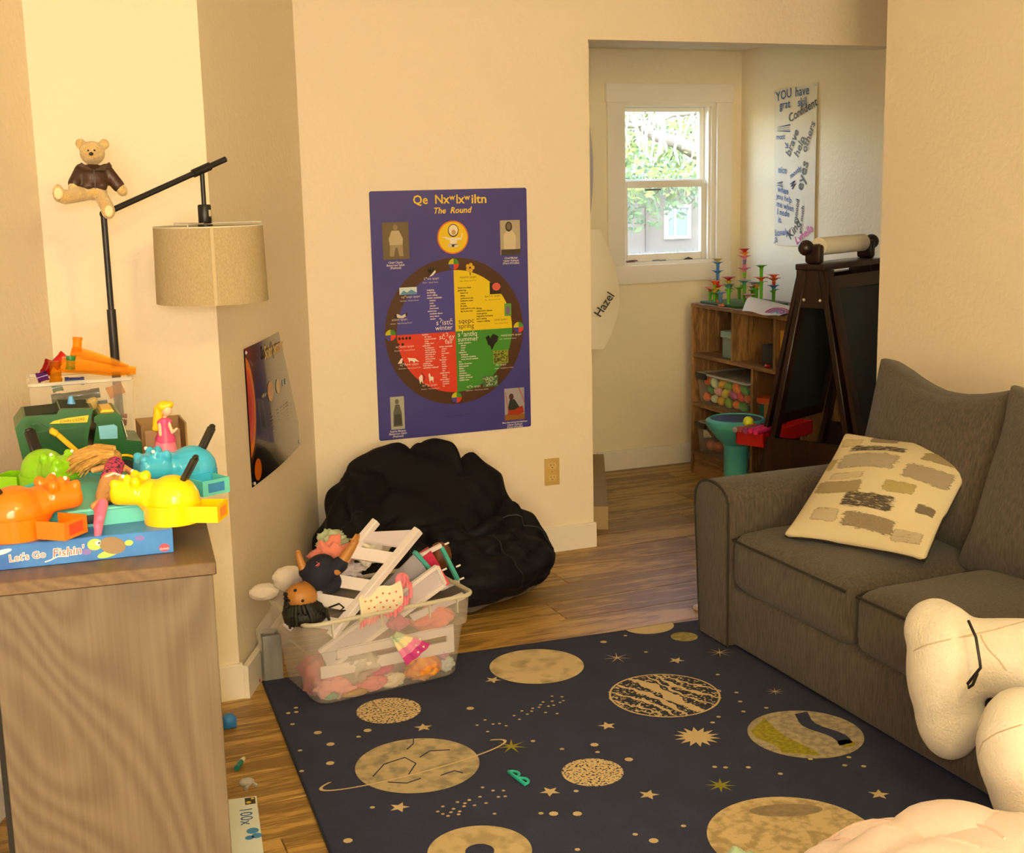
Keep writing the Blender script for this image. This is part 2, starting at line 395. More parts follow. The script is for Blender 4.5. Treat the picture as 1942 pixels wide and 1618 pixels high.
struct('trim_1', lg, mat('ledge_wood', '#a3885a', .5), label='low tan ledge along the slanting alcove wall')

# ------------------------------------------------------------------ window of the alcove
win = bpy.data.objects.new('window_1', None); COL.objects.link(win); win.location = (3.208, 5.788, 1.036); WM[win] = Matrix.Translation((3.208, 5.788, 1.036))
tag(win, 'white double-hung window in the alcove wall', kind='structure')
WHITE = mat('window_white', '#f0e7d4', .35)
O('casing', MB().box(2.856, 2.944, 5.770, 5.788, 1.036, 1.829, .002), TRIM, win)
O('casing', MB().box(3.470, 3.556, 5.770, 5.788, 1.036, 1.829, .002), TRIM, win)
O('casing', MB().box(2.848, 3.562, 5.766, 5.788, 1.829, 1.919, .002), TRIM, win)
O('casing', MB().box(2.856, 3.556, 5.766, 5.788, .946, 1.036, .002), TRIM, win)
j = MB(); j.box(2.938, 2.956, 5.789, 5.900, 1.036, 1.829); j.box(3.448, 3.478, 5.789, 5.900, 1.036, 1.829); j.box(2.956, 3.448, 5.789, 5.900, 1.811, 1.829); j.box(2.956, 3.448, 5.789, 5.900, 1.036, 1.05)
j.box(3.436, 3.448, 5.80, 5.815, 1.05, 1.811); j.box(2.956, 2.966, 5.80, 5.815, 1.05, 1.811)
O('window_frame', j, WHITE, win, smooth=0)
GLASS = clear('window_glass', '#ffffff', .06, .02)
def sash(x0, x1, z0, z1, y, st, top, bot):
    mb = MB(); mb.box(x0, x0+st, y, y+.03, z0, z1, .003); mb.box(x1-st, x1, y, y+.03, z0, z1, .003)
    mb.box(x0+st, x1-st, y, y+.03, z1-top, z1, .003); mb.box(x0+st, x1-st, y, y+.03, z0, z0+bot, .003)
    s = O('sash', mb, WHITE, win); O('pane', MB().box(x0+st, x1-st, y+.012, y+.016, z0+bot, z1-top), GLASS, s, smooth=0); return s
sash(2.956, 3.448, 1.428, 1.811, 5.862, .028, .022, .03)
lo = sash(2.960, 3.444, 1.05, 1.452, 5.828, .032, .036, .038)
lt = MB(); lt.box(3.085, 3.175, 5.818, 5.829, 1.402, 1.410, .002)
O('sash_latch', lt, flat('#6a5a40', .4), lo)
scr = MB().box(2.975, 3.43, 5.894, 5.896, 1.06, 1.44)
O('insect_screen', scr, clear('screen_mesh', '#b8bcb4', .14, .8), win, smooth=0)
# bits lying on the window ledge
lz = 1.0505
t1 = MB(); t1.tube([(2.985+.05*math.cos(a), 5.806+.006*math.sin(a), lz+.006+.003*math.sin(a*2)) for a in (PI*k/9 for k in range(10))], .0035, 8); t1.box(2.975, 3.02, 5.801, 5.812, lz, lz+.005, .002)
tag(O('hair_clip', t1, flat('#7a4a30', .4)), 'small brown hair clip lying on the window ledge', 'hair clip')
t2 = MB(); t2.tube([(3.12, 5.808, lz+.003), (3.15, 5.804, lz+.006), (3.165, 5.81, lz+.003), (3.195, 5.805, lz+.003)], .003, 8)
tag(O('silver_chain', t2, flat('#8d8672', .3)), 'little grey chain lying mid window ledge', 'chain')
t3 = MB(); t3.tube([(3.30, 5.806, lz+.003), (3.325, 5.806, lz+.008), (3.35, 5.806, lz+.003)], [.002, .006, .002], 8)
tag(O('dark_pebble', t3, flat('#4a3c28', .6)), 'tiny dark trinket at the right end of the window ledge', 'trinket')

# ------------------------------------------------------------------ outside
struct('ground', MB().box(-5, 60, 6.4, 60, -1.6, -1.5), mat('lawn', '#4a5430', .9, col2='#625f44', nscale=(1, 1, 1)))
hs = thing('neighbour_house', 'beige neighbouring house with a white framed window, seen through the alcove window', 'house', (22.4, 40, -1.5))
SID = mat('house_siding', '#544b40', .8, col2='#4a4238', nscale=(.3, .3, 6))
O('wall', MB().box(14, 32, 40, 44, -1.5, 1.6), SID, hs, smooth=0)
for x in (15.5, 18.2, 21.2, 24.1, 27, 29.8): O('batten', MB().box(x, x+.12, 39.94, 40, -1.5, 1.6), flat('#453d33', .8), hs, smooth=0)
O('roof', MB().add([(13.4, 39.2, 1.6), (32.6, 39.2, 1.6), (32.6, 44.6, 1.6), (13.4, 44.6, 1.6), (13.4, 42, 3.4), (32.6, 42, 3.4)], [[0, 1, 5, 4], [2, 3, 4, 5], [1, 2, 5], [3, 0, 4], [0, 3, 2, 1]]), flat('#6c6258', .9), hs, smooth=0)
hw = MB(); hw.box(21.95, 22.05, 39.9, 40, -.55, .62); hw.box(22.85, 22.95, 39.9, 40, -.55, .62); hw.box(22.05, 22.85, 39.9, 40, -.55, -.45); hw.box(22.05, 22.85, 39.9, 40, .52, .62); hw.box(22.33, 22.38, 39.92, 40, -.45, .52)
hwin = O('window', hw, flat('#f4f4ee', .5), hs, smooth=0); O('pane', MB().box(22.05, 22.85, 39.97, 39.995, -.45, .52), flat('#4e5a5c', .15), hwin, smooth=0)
fe = thing('garden_fence', 'pale board fence below the neighbouring house window', 'fence', (20.2, 36, -1.5))
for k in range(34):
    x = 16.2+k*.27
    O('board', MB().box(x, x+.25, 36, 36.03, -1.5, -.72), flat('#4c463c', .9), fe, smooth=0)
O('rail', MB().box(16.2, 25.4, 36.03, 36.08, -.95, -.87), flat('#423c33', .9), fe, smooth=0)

def leaves(mb, c, r, n, s0, s1, rng):
    for _ in range(n):
        while True:
            p = Vector((rng.uniform(-1, 1), rng.uniform(-1, 1), rng.uniform(-1, 1)))
            if p.length < 1: break
        p = Vector(c) + Vector((p.x*r[0], p.y*r[1], p.z*r[2])); s = rng.uniform(s0, s1)
        u = Vector((rng.uniform(-1, 1), rng.uniform(-.4, .4), rng.uniform(-1, 1))).normalized(); v = u.orthogonal().normalized()*.45
        mb.add([p-u*s*.5, p+v*s*.5, p+u*s*.5, p-v*s*.5], [[0, 1, 2, 3]])
rng = random.Random(3)
LEAF1 = mat('leaf_light', '#4c6418', .6, col2='#828a34', nscale=(3, 3, 3)); LEAF2 = mat('leaf_deep', '#2a4418', .6, col2='#4e6224', nscale=(2, 2, 2))
BARK = mat('bark', '#5c5648', .9, col2='#847a68', nscale=(8, 8, 8), bump=.01, bscale=12)
tr = thing('shade_tree', 'leafy tree with thick crooked boughs just outside the window', 'tree', (5.9, 9.6, -1.5))
O('trunk', MB().tube([(5.9, 9.6, -1.6), (5.85, 9.55, .4), (5.7, 9.4, 1.6), (5.55, 9.2, 2.6), (5.5, 9.2, 3.6)], [.24, .2, .17, .14, .1], 12), BARK, tr)
O('bough', MB().tube([(5.66, 9.35, 1.5), (5.3, 9.1, 1.66), (5.05, 9.0, 1.74), (4.86, 9.0, 1.79), (4.7, 9.1, 1.92)], [.09, .065, .05, .045, .025], 10), BARK, tr)
O('bough', MB().tube([(5.6, 9.3, 2.0), (5.25, 9.1, 1.985), (5.0, 9.0, 1.955), (4.86, 9.0, 1.905), (4.82, 9.0, 1.8)], [.06, .036, .03, .026, .02], 10), BARK, tr)
O('bough', MB().tube([(4.86, 9.0, 1.9), (4.7, 9.05, 1.87), (4.5, 9.1, 1.885), (4.2, 9.2, 1.9)], [.02, .02, .018, .012], 8), BARK, tr)
mb = MB(); leaves(mb, (5.3, 10.6, 2.1), (1.9, 1.3, .85), 3600, .05, .12, rng); tag(O('foliage', mb, LEAF1, tr, smooth=0), kind='stuff')
mb = MB(); leaves(mb, (5.4, 11.6, 2.0), (2.2, .9, .9), 2600, .06, .13, rng); tag(O('foliage', mb, LEAF2, tr, smooth=0), kind='stuff')
mb = MB(); leaves(mb, (4.75, 8.9, 1.42), (.6, .5, .13), 130, .04, .07, rng); leaves(mb, (5.2, 9.2, 1.62), (.35, .3, .2), 120, .04, .07, rng); tag(O('foliage', mb, LEAF1, tr, smooth=0), kind='stuff')
vt = thing('bare_vine', 'pale bare vine stems hanging in front of the tree outside', 'vine', (4.75, 8.6, .9))
for k in range(15):
    x = 4.3+.042*k+rng.uniform(-.03, .03); y = 8.5+rng.uniform(-.2, .2); z = 2.05+rng.uniform(0, .2); pts = []
    for i in range(9):
        pts.append((x, y, z)); x += rng.uniform(-.035, .035)+(.012 if x < 4.6 else -.008); z -= rng.uniform(.04, .085)
    O('stem', MB().tube(pts, [.007+rng.uniform(0, .006)]*8+[.003], 6), mat('pale_twig', '#a89c84', .8), vt)
tr2 = thing('slender_tree', 'slim far tree trunk standing before the board fence', 'tree', (13.7, 28, -1.5))
O('trunk', MB().tube([(13.6, 28, -1.6), (13.65, 28, .3), (13.6, 28, 1.6), (13.7, 28, 3)], [.2, .17, .14, .1], 10), BARK, tr2)
mb = MB(); leaves(mb, (13.9, 28, 1.3), (2.6, 1.2, 1.15), 1300, .12, .3, rng); tag(O('foliage', mb, LEAF2, tr2, smooth=0), kind='stuff')
bs = MB(); leaves(bs, (18.3, 33, -1.1), (1.4, .6, .55), 900, .1, .22, rng)
tag(O('garden_shrub', bs, LEAF2, smooth=0), 'grey green shrub low beside the neighbouring house', 'shrub')

# ------------------------------------------------------------------ rug
rg = thing('space_rug', 'navy blue rug with cream planets and stars', 'rug', (.655, 3.66, 0), rad(-3.5))
RT = Matrix.Translation((.655, 3.66, 0)) @ Matrix.Rotation(rad(-3.5), 4, 'Z')
NAVY = mat('rug_navy', '#151f46', .95, col2='#1d2852', nscale=(9, 9, 9), bump=.004, bscale=420, sheen=.05)
O('rug_pile', MB(RT).box(0, 1.66, -2.3, 0, 0.0005, .012, .004, 2), NAVY, rg)
bd = MB(RT); bd.tube([(0, 0, .006), (1.66, 0, .006), (1.66, -2.3, .006), (0, -2.3, .006)], .0055, 8, closed=True)
O('rug_binding', bd, mat('rug_edge', '#1b2438', .9), rg)
def speck(name, c1, c2, scale, lo, hi, big=None):
    return mat(name, c1, .95, col2=c2, nscale=scale, ndet=2, lo=lo, hi=hi, bump=.002, bscale=400)
CREAM = mat('rug_cream', '#d8c092', .95, bump=.003, bscale=420)
RZ = .0128
def motif(name, mb, m): return O(name, mb, m, rg, smooth=0)
def pdisc(x, y, r, z=RZ): return MB().disc(x, y, r, z, 56)
motif('planet', pdisc(1.437, 3.418, .143), speck('planet_pale', '#a99772', '#d8c092', (16, 16, 16), .30, .52))
motif('planet', pdisc(1.677, 3.055, .158), speck('planet_dark', '#262b3d', '#d8c092', (110, 110, 110), .56, .6))
jp = MB()
for k, (off, wd) in enumerate(((-.12, .012), (-.085, .016), (-.045, .026), (.005, .05), (.05, .012), (.085, .022), (.12, .014))):
    n = 20; up, dn_ = [], []
    for i in range(n+1):
        q = -1+2*i/n; L_ = math.sqrt(max(0, .155**2-off*off))*.97; a = q*L_
        b = off + .014*math.sin(q*2.3+k) + .004*math.sin(q*17+k*3); e = wd*(.75+.25*math.sin(q*9+k*2))*.5*math.sqrt(max(.02, 1-q*q*.9))
        ang = rad(-72); ca, sa = math.cos(ang), math.sin(ang)
        up.append((1.677+a*ca-(b+e)*sa, 3.055+a*sa+(b+e)*ca)); dn_.append((1.677+a*ca-(b-e)*sa, 3.055+a*sa+(b-e)*ca))
    vs = [(p[0], p[1], RZ+.0006) for p in up]+[(p[0], p[1], RZ+.0006) for p in dn_]
    jp.add(vs, [[i, i+1, n+2+i, n+1+i] for i in range(n)])
motif('planet_stripes', jp, CREAM)
motif('planet_rim', MB().ring(1.677, 3.055, .152, .158, RZ+.0006), CREAM)
motif('planet', pdisc(1.885, 2.67, .15), speck('planet_grey', '#9a8f7c', '#b9a98a', (60, 60, 60), .4, .6))
cp = MB()
for off, wd, k in ((-.085, .036, 0), (-.02, .0, 1)):
    if not wd: continue
    cp.add([(1.885+off+wd*(s_-.5)*2+.008*math.sin(i*.7+s_), 2.67+(i/4.5-1)*math.sqrt(.142**2-(off+wd*(s_-.5)*2)**2)*.97, RZ+.0006) for s_ in (0, 1) for i in range(10)], [[i, i+1, 11+i, 10+i] for i in range(9)])
cp.disc(1.945, 2.575, .022, RZ+.0006, 20)
motif('planet_band', cp, speck('planet_lime', '#8a8220', '#a89c2c', (90, 90, 90), .4, .6))
cp = MB(); cp.add([(1.885+.055+.02*(s_-.5)*2+.014*math.sin(i*.8), 2.67-.10+i*.024, RZ+.0006) for s_ in (0, 1) for i in range(10)], [[i, i+1, 11+i, 10+i] for i in range(9)])
motif('planet_band', cp, NAVY)
motif('planet', pdisc(.930, 3.285, .09), speck('planet_speckle', '#262b3d', '#d8c092', (150, 150, 150), .40, .47))
motif('planet', pdisc(.897, 2.924, .157), speck('planet_taupe', '#968c72', '#c4b088', (26, 26, 26), .36, .58))
sr = MB(); R2 = rad(8)
for a0, a1 in ((rad(150), rad(388)),):
    n = 60; vs = []
    for k in range(n+1):
        a = a0+(a1-a0)*k/n
        for rr in (0, .009):
            px, py = (.262-rr)*math.cos(a), (.052-rr*.7)*math.sin(a)
            vs.append((.895+px*math.cos(R2)-py*math.sin(R2), 2.926+px*math.sin(R2)+py*math.cos(R2), RZ+.0008))
    sr.add(vs, [[2*k, 2*k+1, 2*k+3, 2*k+2] for k in range(n)])
motif('planet_ring', sr, CREAM)
cr = MB()
for pts in (((.775, 2.905), (.82, 2.96), (.88, 2.975), (.895, 2.93), (.86, 2.88)), ((.915, 2.96), (.95, 2.985), (1.0, 2.97)), ((.90, 3.02), (.925, 3.045), (.935, 3.075)), ((.80, 2.86), (.84, 2.835), (.88, 2.845)), ((.93, 2.84), (.97, 2.85), (.985, 2.83))):
    cr.tube([(p[0], p[1], RZ+.0004) for p in pts], .0016, 6)
motif('planet_lines', cr, NAVY)
motif('planet', pdisc(1.28, 2.700, .077), speck('planet_speckle', '#262b3d', '#d8c092', (150, 150, 150), .40, .47))
motif('planet', MB().ring(.888, 2.455, .032, .115, RZ), speck('planet_taupe2', '#b09c72', '#cdb78a', (26, 26, 26), .36, .58))
motif('planet', pdisc(1.545, 2.225, .19), speck('planet_pale2', '#b09a70', '#d8c092', (34, 34, 34), .38, .56))
motif('planet_patch', MB().disc(1.60, 2.335, .085, RZ+.0006, 30, .03, rad(-20)), speck('planet_mauve', '#8f7f68', '#a08c70', (60, 60, 60), .4, .6))
sr = MB(); sr.tube([(1.37, 2.21, RZ), (1.29, 2.19, RZ), (1.22, 2.15, RZ), (1.2, 2.08, RZ), (1.28, 2.02, RZ)], .004, 6); motif('planet_ring', sr, CREAM)
motif('planet', pdisc(1.965, 3.449, .043), speck('planet_olive', '#8f8346', '#a89a5a', (60, 60, 60), .4, .6))
motif('planet', MB().poly([(1.91+.085*math.cos(a), 3.586+.085*math.sin(a)*.85) for a in (PI*k/16 for k in range(-16, 1))], RZ), CREAM)
def star(mb, x, y, r, n=5, inner=.42, rot=.3):
    mb.poly([(x+(r if k % 2 == 0 else r*inner)*math.cos(rot+PI*k/n), y+(r if k % 2 == 0 else r*inner)*math.sin(rot+PI*k/n)) for k in range(2*n)], RZ); return mb
for x, y in ((1.276, 3.37), (.982, 3.134), (.787, 2.724), (1.142, 2.649), (1.349, 2.536), (1.436, 2.934), (1.84, 3.277), (1.843, 2.311)):
    motif('star', star(MB(), x, y, .026, rot=rng.uniform(0, 1)), CREAM)
LIME = mat('rug_lime', '#8f8a2a', .95)
for x, y, r, c, n, inn in ((1.687, 3.375, .045, CREAM, 7, .12), (1.153, 2.923, .045, LIME, 7, .22), (1.529, 2.507, .038, LIME, 8, .3), (1.618, 2.772, .062, CREAM, 14, .55), (1.993, 3.279, .045, CREAM, 8, .1), (1.973, 2.944, .03, CREAM, 8, .12)):
    motif('starburst', star(MB(), x, y, r, n, inn), c)
db = MB()
for x, y in [(.713, 3.222), (.839, 3.179), (1.142, 3.201), (.726, 3.136), (.697, 3.025), (.635, 2.621), (1.394, 2.726), (1.711, 3.517), (1.353, 2.841), (1.155, 2.521), (1.105, 2.544), (1.256, 2.338)]: db.disc(x, y, .011, RZ, 9)
for x, y in [(.669, 3.386), (.697, 3.414), (.691, 3.384), (.663, 3.306), (.806, 3.15), (.644, 3.132), (.62, 3.011), (.729, 2.75), (1.217, 2.929), (1.266, 2.853), (1.341, 2.798), (1.2, 2.625), (1.079, 2.558), (1.086, 2.373), (1.8, 3.539), (1.79, 3.38),
             (1.893, 3.124), (1.87, 2.984), (1.845, 2.924), (1.816, 2.861), (1.736, 2.859), (1.702, 2.833), (1.568, 2.599), (1.591, 2.585), (1.642, 2.562), (1.694, 2.499), (1.808, 2.537), (1.864, 2.472), (1.901, 2.505), (1.903, 2.448), (1.349, 2.369), (1.232, 2.38), (1.886, 2.856)]: db.disc(x, y, .0065, RZ, 7)
for x, y in [(1.119, 3.086), (1.151, 3.109), (1.13, 3.035), (1.161, 3.074), (1.178, 3.07), (1.189, 3.049), (1.234, 3.102), (1.238, 3.073), (1.266, 3.123), (1.271, 3.096), (1.3, 3.127), (1.319, 3.126), (1.321, 3.085), (1.346, 3.122), (1.362, 3.122), (1.386, 3.132), (1.408, 3.167), (1.384, 3.183), (1.344, 3.155), (1.347, 3.065), (1.37, 3.15), (1.4, 3.14), (1.33, 3.14), (1.29, 3.11),
             (.863, 2.666), (.882, 2.685), (.878, 2.636), (.901, 2.663), (.921, 2.691), (.928, 2.665), (.95, 2.689), (.952, 2.659), (.979, 2.694), (.981, 2.658), (1.019, 2.711), (1.019, 2.675), (.98, 2.601), (1.002, 2.737), (1.042, 2.7), (1.035, 2.671), (.903, 2.633), (.89, 2.65), (.91, 2.645), (.935, 2.678), (.87, 2.65)]: db.disc(x, y, .0048, RZ, 6)
tag(motif('dot_pattern', db, CREAM), kind='stuff')

# ------------------------------------------------------------------ sofa
sf = thing('loveseat', 'dark grey brown woven fabric loveseat against the right wall', 'sofa', (2.47, 2.7, 0))
SOFA = mat('sofa_weave', '#3c342b', .95, col2='#584d40', nscale=(150, 150, 22), ndet=3, lo=.3, hi=.7, bump=.0012, bscale=1, bvec=(420, 420, 120), sheen=.12)
SEAM = mat('sofa_piping', '#2f2922', .95)
O('base', MB().box(2.045, 2.88, 1.93, 3.47, .02, .215, .025, 3), SOFA, sf)
def arm(y0, y1):
    # profile in the Y-Z plane swept along X, flared and rounded on top
    n = 14; s = 1 if y1 > y0 else -1; prof = [(y0, .02), (y0, .44)]
    c, h = (y0+y1)/2, abs(y1-y0)/2
    prof += [(c - s*h*math.cos(PI*k/n), .455+.075*math.sin(PI*k/n)**.8) for k in range(1, n)]
    prof += [(y1, .44), (y1-s*.035, .02)]
    xs = [2.03, 2.036, 2.05, 2.3, 2.6, 2.88]; ins = [.012, .004, 0, 0, 0, .0]
    mb = MB(); vs = []
    for x, i in zip(xs, ins):
        for (y, z) in prof: vs.append((x, c+(y-c)*(1-i/h), z-(i if z > .3 else 0)))
    k = len(prof); fs = [[a*k+i, a*k+(i+1) % k, (a+1)*k+(i+1) % k, (a+1)*k+i] for a in range(len(xs)-1) for i in range(k)]
    fs += [list(range(k))[::-1], [(len(xs)-1)*k+i for i in range(k)]]
    if s > 0: fs = [f[::-1] for f in fs]
    mb.add(vs, fs); a = O('arm', mb, SOFA, sf, smooth=50)
    O('piping', MB().tube([(2.034, c+(y-c)*.985, z-.004) for y, z in prof], .0045, 6), SEAM, a)
arm(3.30, 3.505); arm(2.08, 1.875)
O('back_frame', MB().box(2.72, 2.93, 1.90, 3.48, .02, .70, .04, 3), SOFA, sf)
for k, yc in enumerate((2.995, 2.385)):
    mb = MB().at((2.345, yc, .298)); mb.cushion(.63, .60, .185, .05, .028, 12, seed=k*7)
    c = O('seat_cushion', mb, SOFA, sf, merge=True, smooth=180)
    q = MB().at((2.345, yc, .298)); e = .005
    q.tube([(-.312, -.28, .07), (-.312, .28, .07), (-.27, .297, .072), (.28, .297, .072)], .004, 6); O('piping', q, SEAM, c)
for k, (yc, xb, tilt, ww) in enumerate(((3.02, 2.60, 15, .62), (2.40, 2.545, 19, .64))):
    mb = MB(); mb.M = Matrix.Translation((xb, yc, .615)) @ Matrix.Rotation(rad(-90), 4, 'Z') @ Matrix.Rotation(rad(90-tilt), 4, 'X')
    mb.cushion(ww, .50, .15, .06, .05, 12, ear=.13, sag=-.05, seed=3+k*5)
    O('back_cushion', mb, SOFA, sf, merge=True, smooth=180)
# throw pillow
pr = Matrix(((.423, .745, -.516, 2.345), (-.906, .358, -.227, 2.968), (.015, .563, .826, .545), (0, 0, 0, 1)))
pc = thing('throw_pillow', 'square cream throw pillow with grey brush strokes on the sofa', 'pillow', (2.345, 2.968, .44))
mb = MB(pr); mb.cushion(.415, .415, .03, .012, .048, 16, ear=.05, seed=9, part=1)
po = O('pillow_front', mb, mat('pillow_cream', '#cdbf9c', .9, bump=.0008, bscale=500), pc, merge=True, smooth=180)
def brush(col, dry, k, sz):       # dry-brush paint: streaky coverage over the cream cloth
    m = bpy.data.materials.new('brush_stroke'); m.use_nodes = True; N = m.node_tree.nodes; L = m.node_tree.links; b = N['Principled BSDF']; b.inputs['Roughness'].default_value = .9; b.inputs['Base Color'].default_value = lin(col)
    uv = N.new('ShaderNodeUVMap'); mp = N.new('ShaderNodeMapping'); mp.inputs['Scale'].default_value = (15*sz[0], 80*sz[1], 1); mp.inputs['Location'].default_value = (k*3.1, k*1.7, 0); L.new(uv.outputs[0], mp.inputs[0])
    n = N.new('ShaderNodeTexNoise'); n.inputs['Scale'].default_value = 1; n.inputs['Detail'].default_value = 5; n.inputs['Roughness'].default_value = .7; L.new(mp.outputs[0], n.inputs[0])
    r = N.new('ShaderNodeValToRGB'); r.color_ramp.elements[0].position = dry; r.color_ramp.elements[1].position = dry+.14
    sp = N.new('ShaderNodeSeparateXYZ'); L.new(uv.outputs[0], sp.inputs[0]); fs_ = []
    for ax in (0, 1):       # coverage thins out towards the ends of the stroke
        i1 = N.new('ShaderNodeMath'); i1.operation = 'SUBTRACT'; i1.inputs[0].default_value = 1; L.new(sp.outputs[ax], i1.inputs[1])
        m1 = N.new('ShaderNodeMath'); m1.operation = 'MINIMUM'; L.new(sp.outputs[ax], m1.inputs[0]); L.new(i1.outputs[0], m1.inputs[1])
        m2 = N.new('ShaderNodeMath'); m2.operation = 'MULTIPLY'; m2.use_clamp = True; m2.inputs[1].default_value = (7, 5)[ax]; L.new(m1.outputs[0], m2.inputs[0]); fs_.append(m2)
    pr_ = N.new('ShaderNodeMath'); pr_.operation = 'MULTIPLY'; L.new(fs_[0].outputs[0], pr_.inputs[0]); L.new(fs_[1].outputs[0], pr_.inputs[1])
    ad = N.new('ShaderNodeMath'); ad.operation = 'MULTIPLY_ADD'; ad.inputs[1].default_value = .42; L.new(pr_.outputs[0], ad.inputs[0]); L.new(n.outputs[0], ad.inputs[2])
    sb = N.new('ShaderNodeMath'); sb.operation = 'SUBTRACT'; sb.inputs[1].default_value = .34; L.new(ad.outputs[0], sb.inputs[0]); L.new(sb.outputs[0], r.inputs[0])
    t = N.new('ShaderNodeBsdfTransparent'); x = N.new('ShaderNodeMixShader'); L.new(r.outputs[0], x.inputs[0]); L.new(t.outputs[0], x.inputs[1]); L.new(b.outputs[0], x.inputs[2]); L.new(x.outputs[0], N['Material Output'].inputs[0]); return m
for k, (u0, v0, u1, v1, c, dry) in enumerate(((.22, .02, .46, .10, '#8d7c62', .34), (.08, .13, .62, .22, '#5d5142', .46), (.08, .22, .60, .42, '#a09480', .34), (.68, .13, .97, .25, '#8f815f', .34), (.62, .28, .985, .46, '#998b76', .3),
        (.02, .52, .44, .66, '#94855f', .32), (.55, .48, .80, .61, '#a3925f', .34), (.28, .62, .74, .78, '#4f4538', .44), (.83, .62, .97, .71, '#6d6250', .36), (.34, .78, .80, .93, '#85765e', .40), (.12, .78, .35, .90, '#b3a48a', .3), (.015, .28, .09, .42, '#a3925f', .3), (.02, .06, .2, .16, '#b5a47c', .34), (.1, .44, .4, .52, '#b9aa88', .34), (.74, .84, .97, .95, '#b0a188', .36))):
    q = MB(pr); nu, nv = 18, 6
    q.grid(lambda u, v: MB.cushion_top(.415, .415, .03, .012, .048, .05, 9, 2*(u0+(u1-u0)*u)-1+.0*v, 1-2*(v0+(v1-v0)*v+.005*math.sin(u*5+k)))+Vector((0, 0, .0012)), nu, nv)
    so_ = O('brush_stroke', q, brush(c, dry, k, (u1-u0, v1-v0)), po, smooth=180); ul = so_.data.uv_layers.new(name='stroke')
    for lp in so_.data.loops:
        i_ = lp.vertex_index; ul.data[lp.index].uv = ((i_ % (nu+1))/nu, (i_ // (nu+1))/nv)
mb = MB(pr); mb.cushion(.415, .415, .03, .012, .035, 12, ear=.05, seed=4, part=-1)
O('pillow_back', mb, mat('pillow_brown', '#3b3026', .9), pc, merge=True, smooth=180)
q = MB(pr); cc = .2075*1.045; q.tube([(sx*cc*(1-.05*(1-abs(t))), sy, 0) if 0 else p for p in [(-cc+.004, -cc+.004, 0), (0, -cc+.017, 0), (cc-.004, -cc+.004, 0), (cc-.017, 0, 0), (cc-.004, cc-.004, 0), (0, cc-.017, 0), (-cc+.004, cc-.004, 0), (-cc+.017, 0, 0)]], .005, 8, closed=True)
O('piping', q, mat('pillow_brown', '#3b3026', .9), pc)

# ------------------------------------------------------------------ bean bag
bb = thing('bean_bag', 'big black bean bag chair slumped in the wall corner', 'bean bag', (1.39, 4.22, 0))
BLACK = mat('bag_black', '#07080e', .62, col2='#0b0c14', nscale=(6, 6, 6), bump=.0006, bscale=900, spec=.22)
def bagpt(th, sphi):
    cphi = math.sqrt(max(0, 1-sphi*sphi)); x, y = math.cos(th)*cphi, math.sin(th)*cphi
    up = sphi > 0
    ss = lambda a, b, t: (lambda q: q*q*(3-2*q))(max(0, min(1, (t-a)/(b-a))))
    Ht = .31 + .285*ss(-.25, .5, y+.10*x*x) - .05*ss(.2, .9, abs(x))*ss(0, .6, y)
    Ht += .17*math.exp(-((x+.80)**2/.07+(y-.08)**2/.12))
    rr = cphi**.55 if cphi > 0 else 0
    ux, uy = (math.cos(th)*rr, math.sin(th)*rr)
    bulge = 1 + .0*sphi
    px, py = ux*(.455 if ux < 0 else .435), uy*.345
    z = .15 + ((Ht-.15)*(abs(sphi)**1.05) if up else -.148*(abs(sphi)**.8))
    if up:
        k = 1-.20*sphi; px *= k; py = py*(1-.30*sphi) + .10*sphi*ss(-.2, .5, y)
    # creases running out of the seat hollow
    a = math.atan2(y+.05, x); q = math.hypot(x, y+.05)
    cre = (1-abs(math.sin(a*3.5+.9*math.sin(q*5))))**3
    cre2 = abs(noise.noise(Vector((x*2.6+3, y*2.6, z*5))))
    dsp = -.055*cre*ss(.15, .5, q)*ss(1.05, .7, q)*(1 if up else .2) - .075*(.35-min(.35, cre2))*(1 if up else .35)
    dsp += .012*noise.noise(Vector((x*6, y*6, sphi*6)))
    nrm = Vector((x, y, sphi*.9)).normalized()
    p = Vector((1.39+px, 4.205+py, z)) + nrm*dsp
    p.z = max(.003, p.z); p.y = min(p.y, 4.548)
    return p
SPL = -.55
def bagpart(s0, s1, nv):
    mb = MB(); nu = 120
    mb.grid(lambda u, v: bagpt(u*2*PI, s0+(s1-s0)*(1-(1-v)**1.6 if s1 > .9 else v)), nu, nv); return mb
O('bag_cover', bagpart(SPL, 1.0, 64), BLACK, bb, merge=True, smooth=180)
O('bag_base', bagpart(-1.0, SPL, 10), mat('bag_grey', '#6d665c', .8), bb, merge=True, smooth=180)
sm = MB()
for th0 in (rad(-62), rad(-118), rad(-10), rad(190)):
    sm.tube([bagpt(th0, s_)+Vector((0, 0, .001)) for s_ in [SPL+.02+(.8-SPL)*i/24 for i in range(25)]], .0035, 6)
O('seams', sm, mat('bag_seam', '#0d0d12', .6), bb)

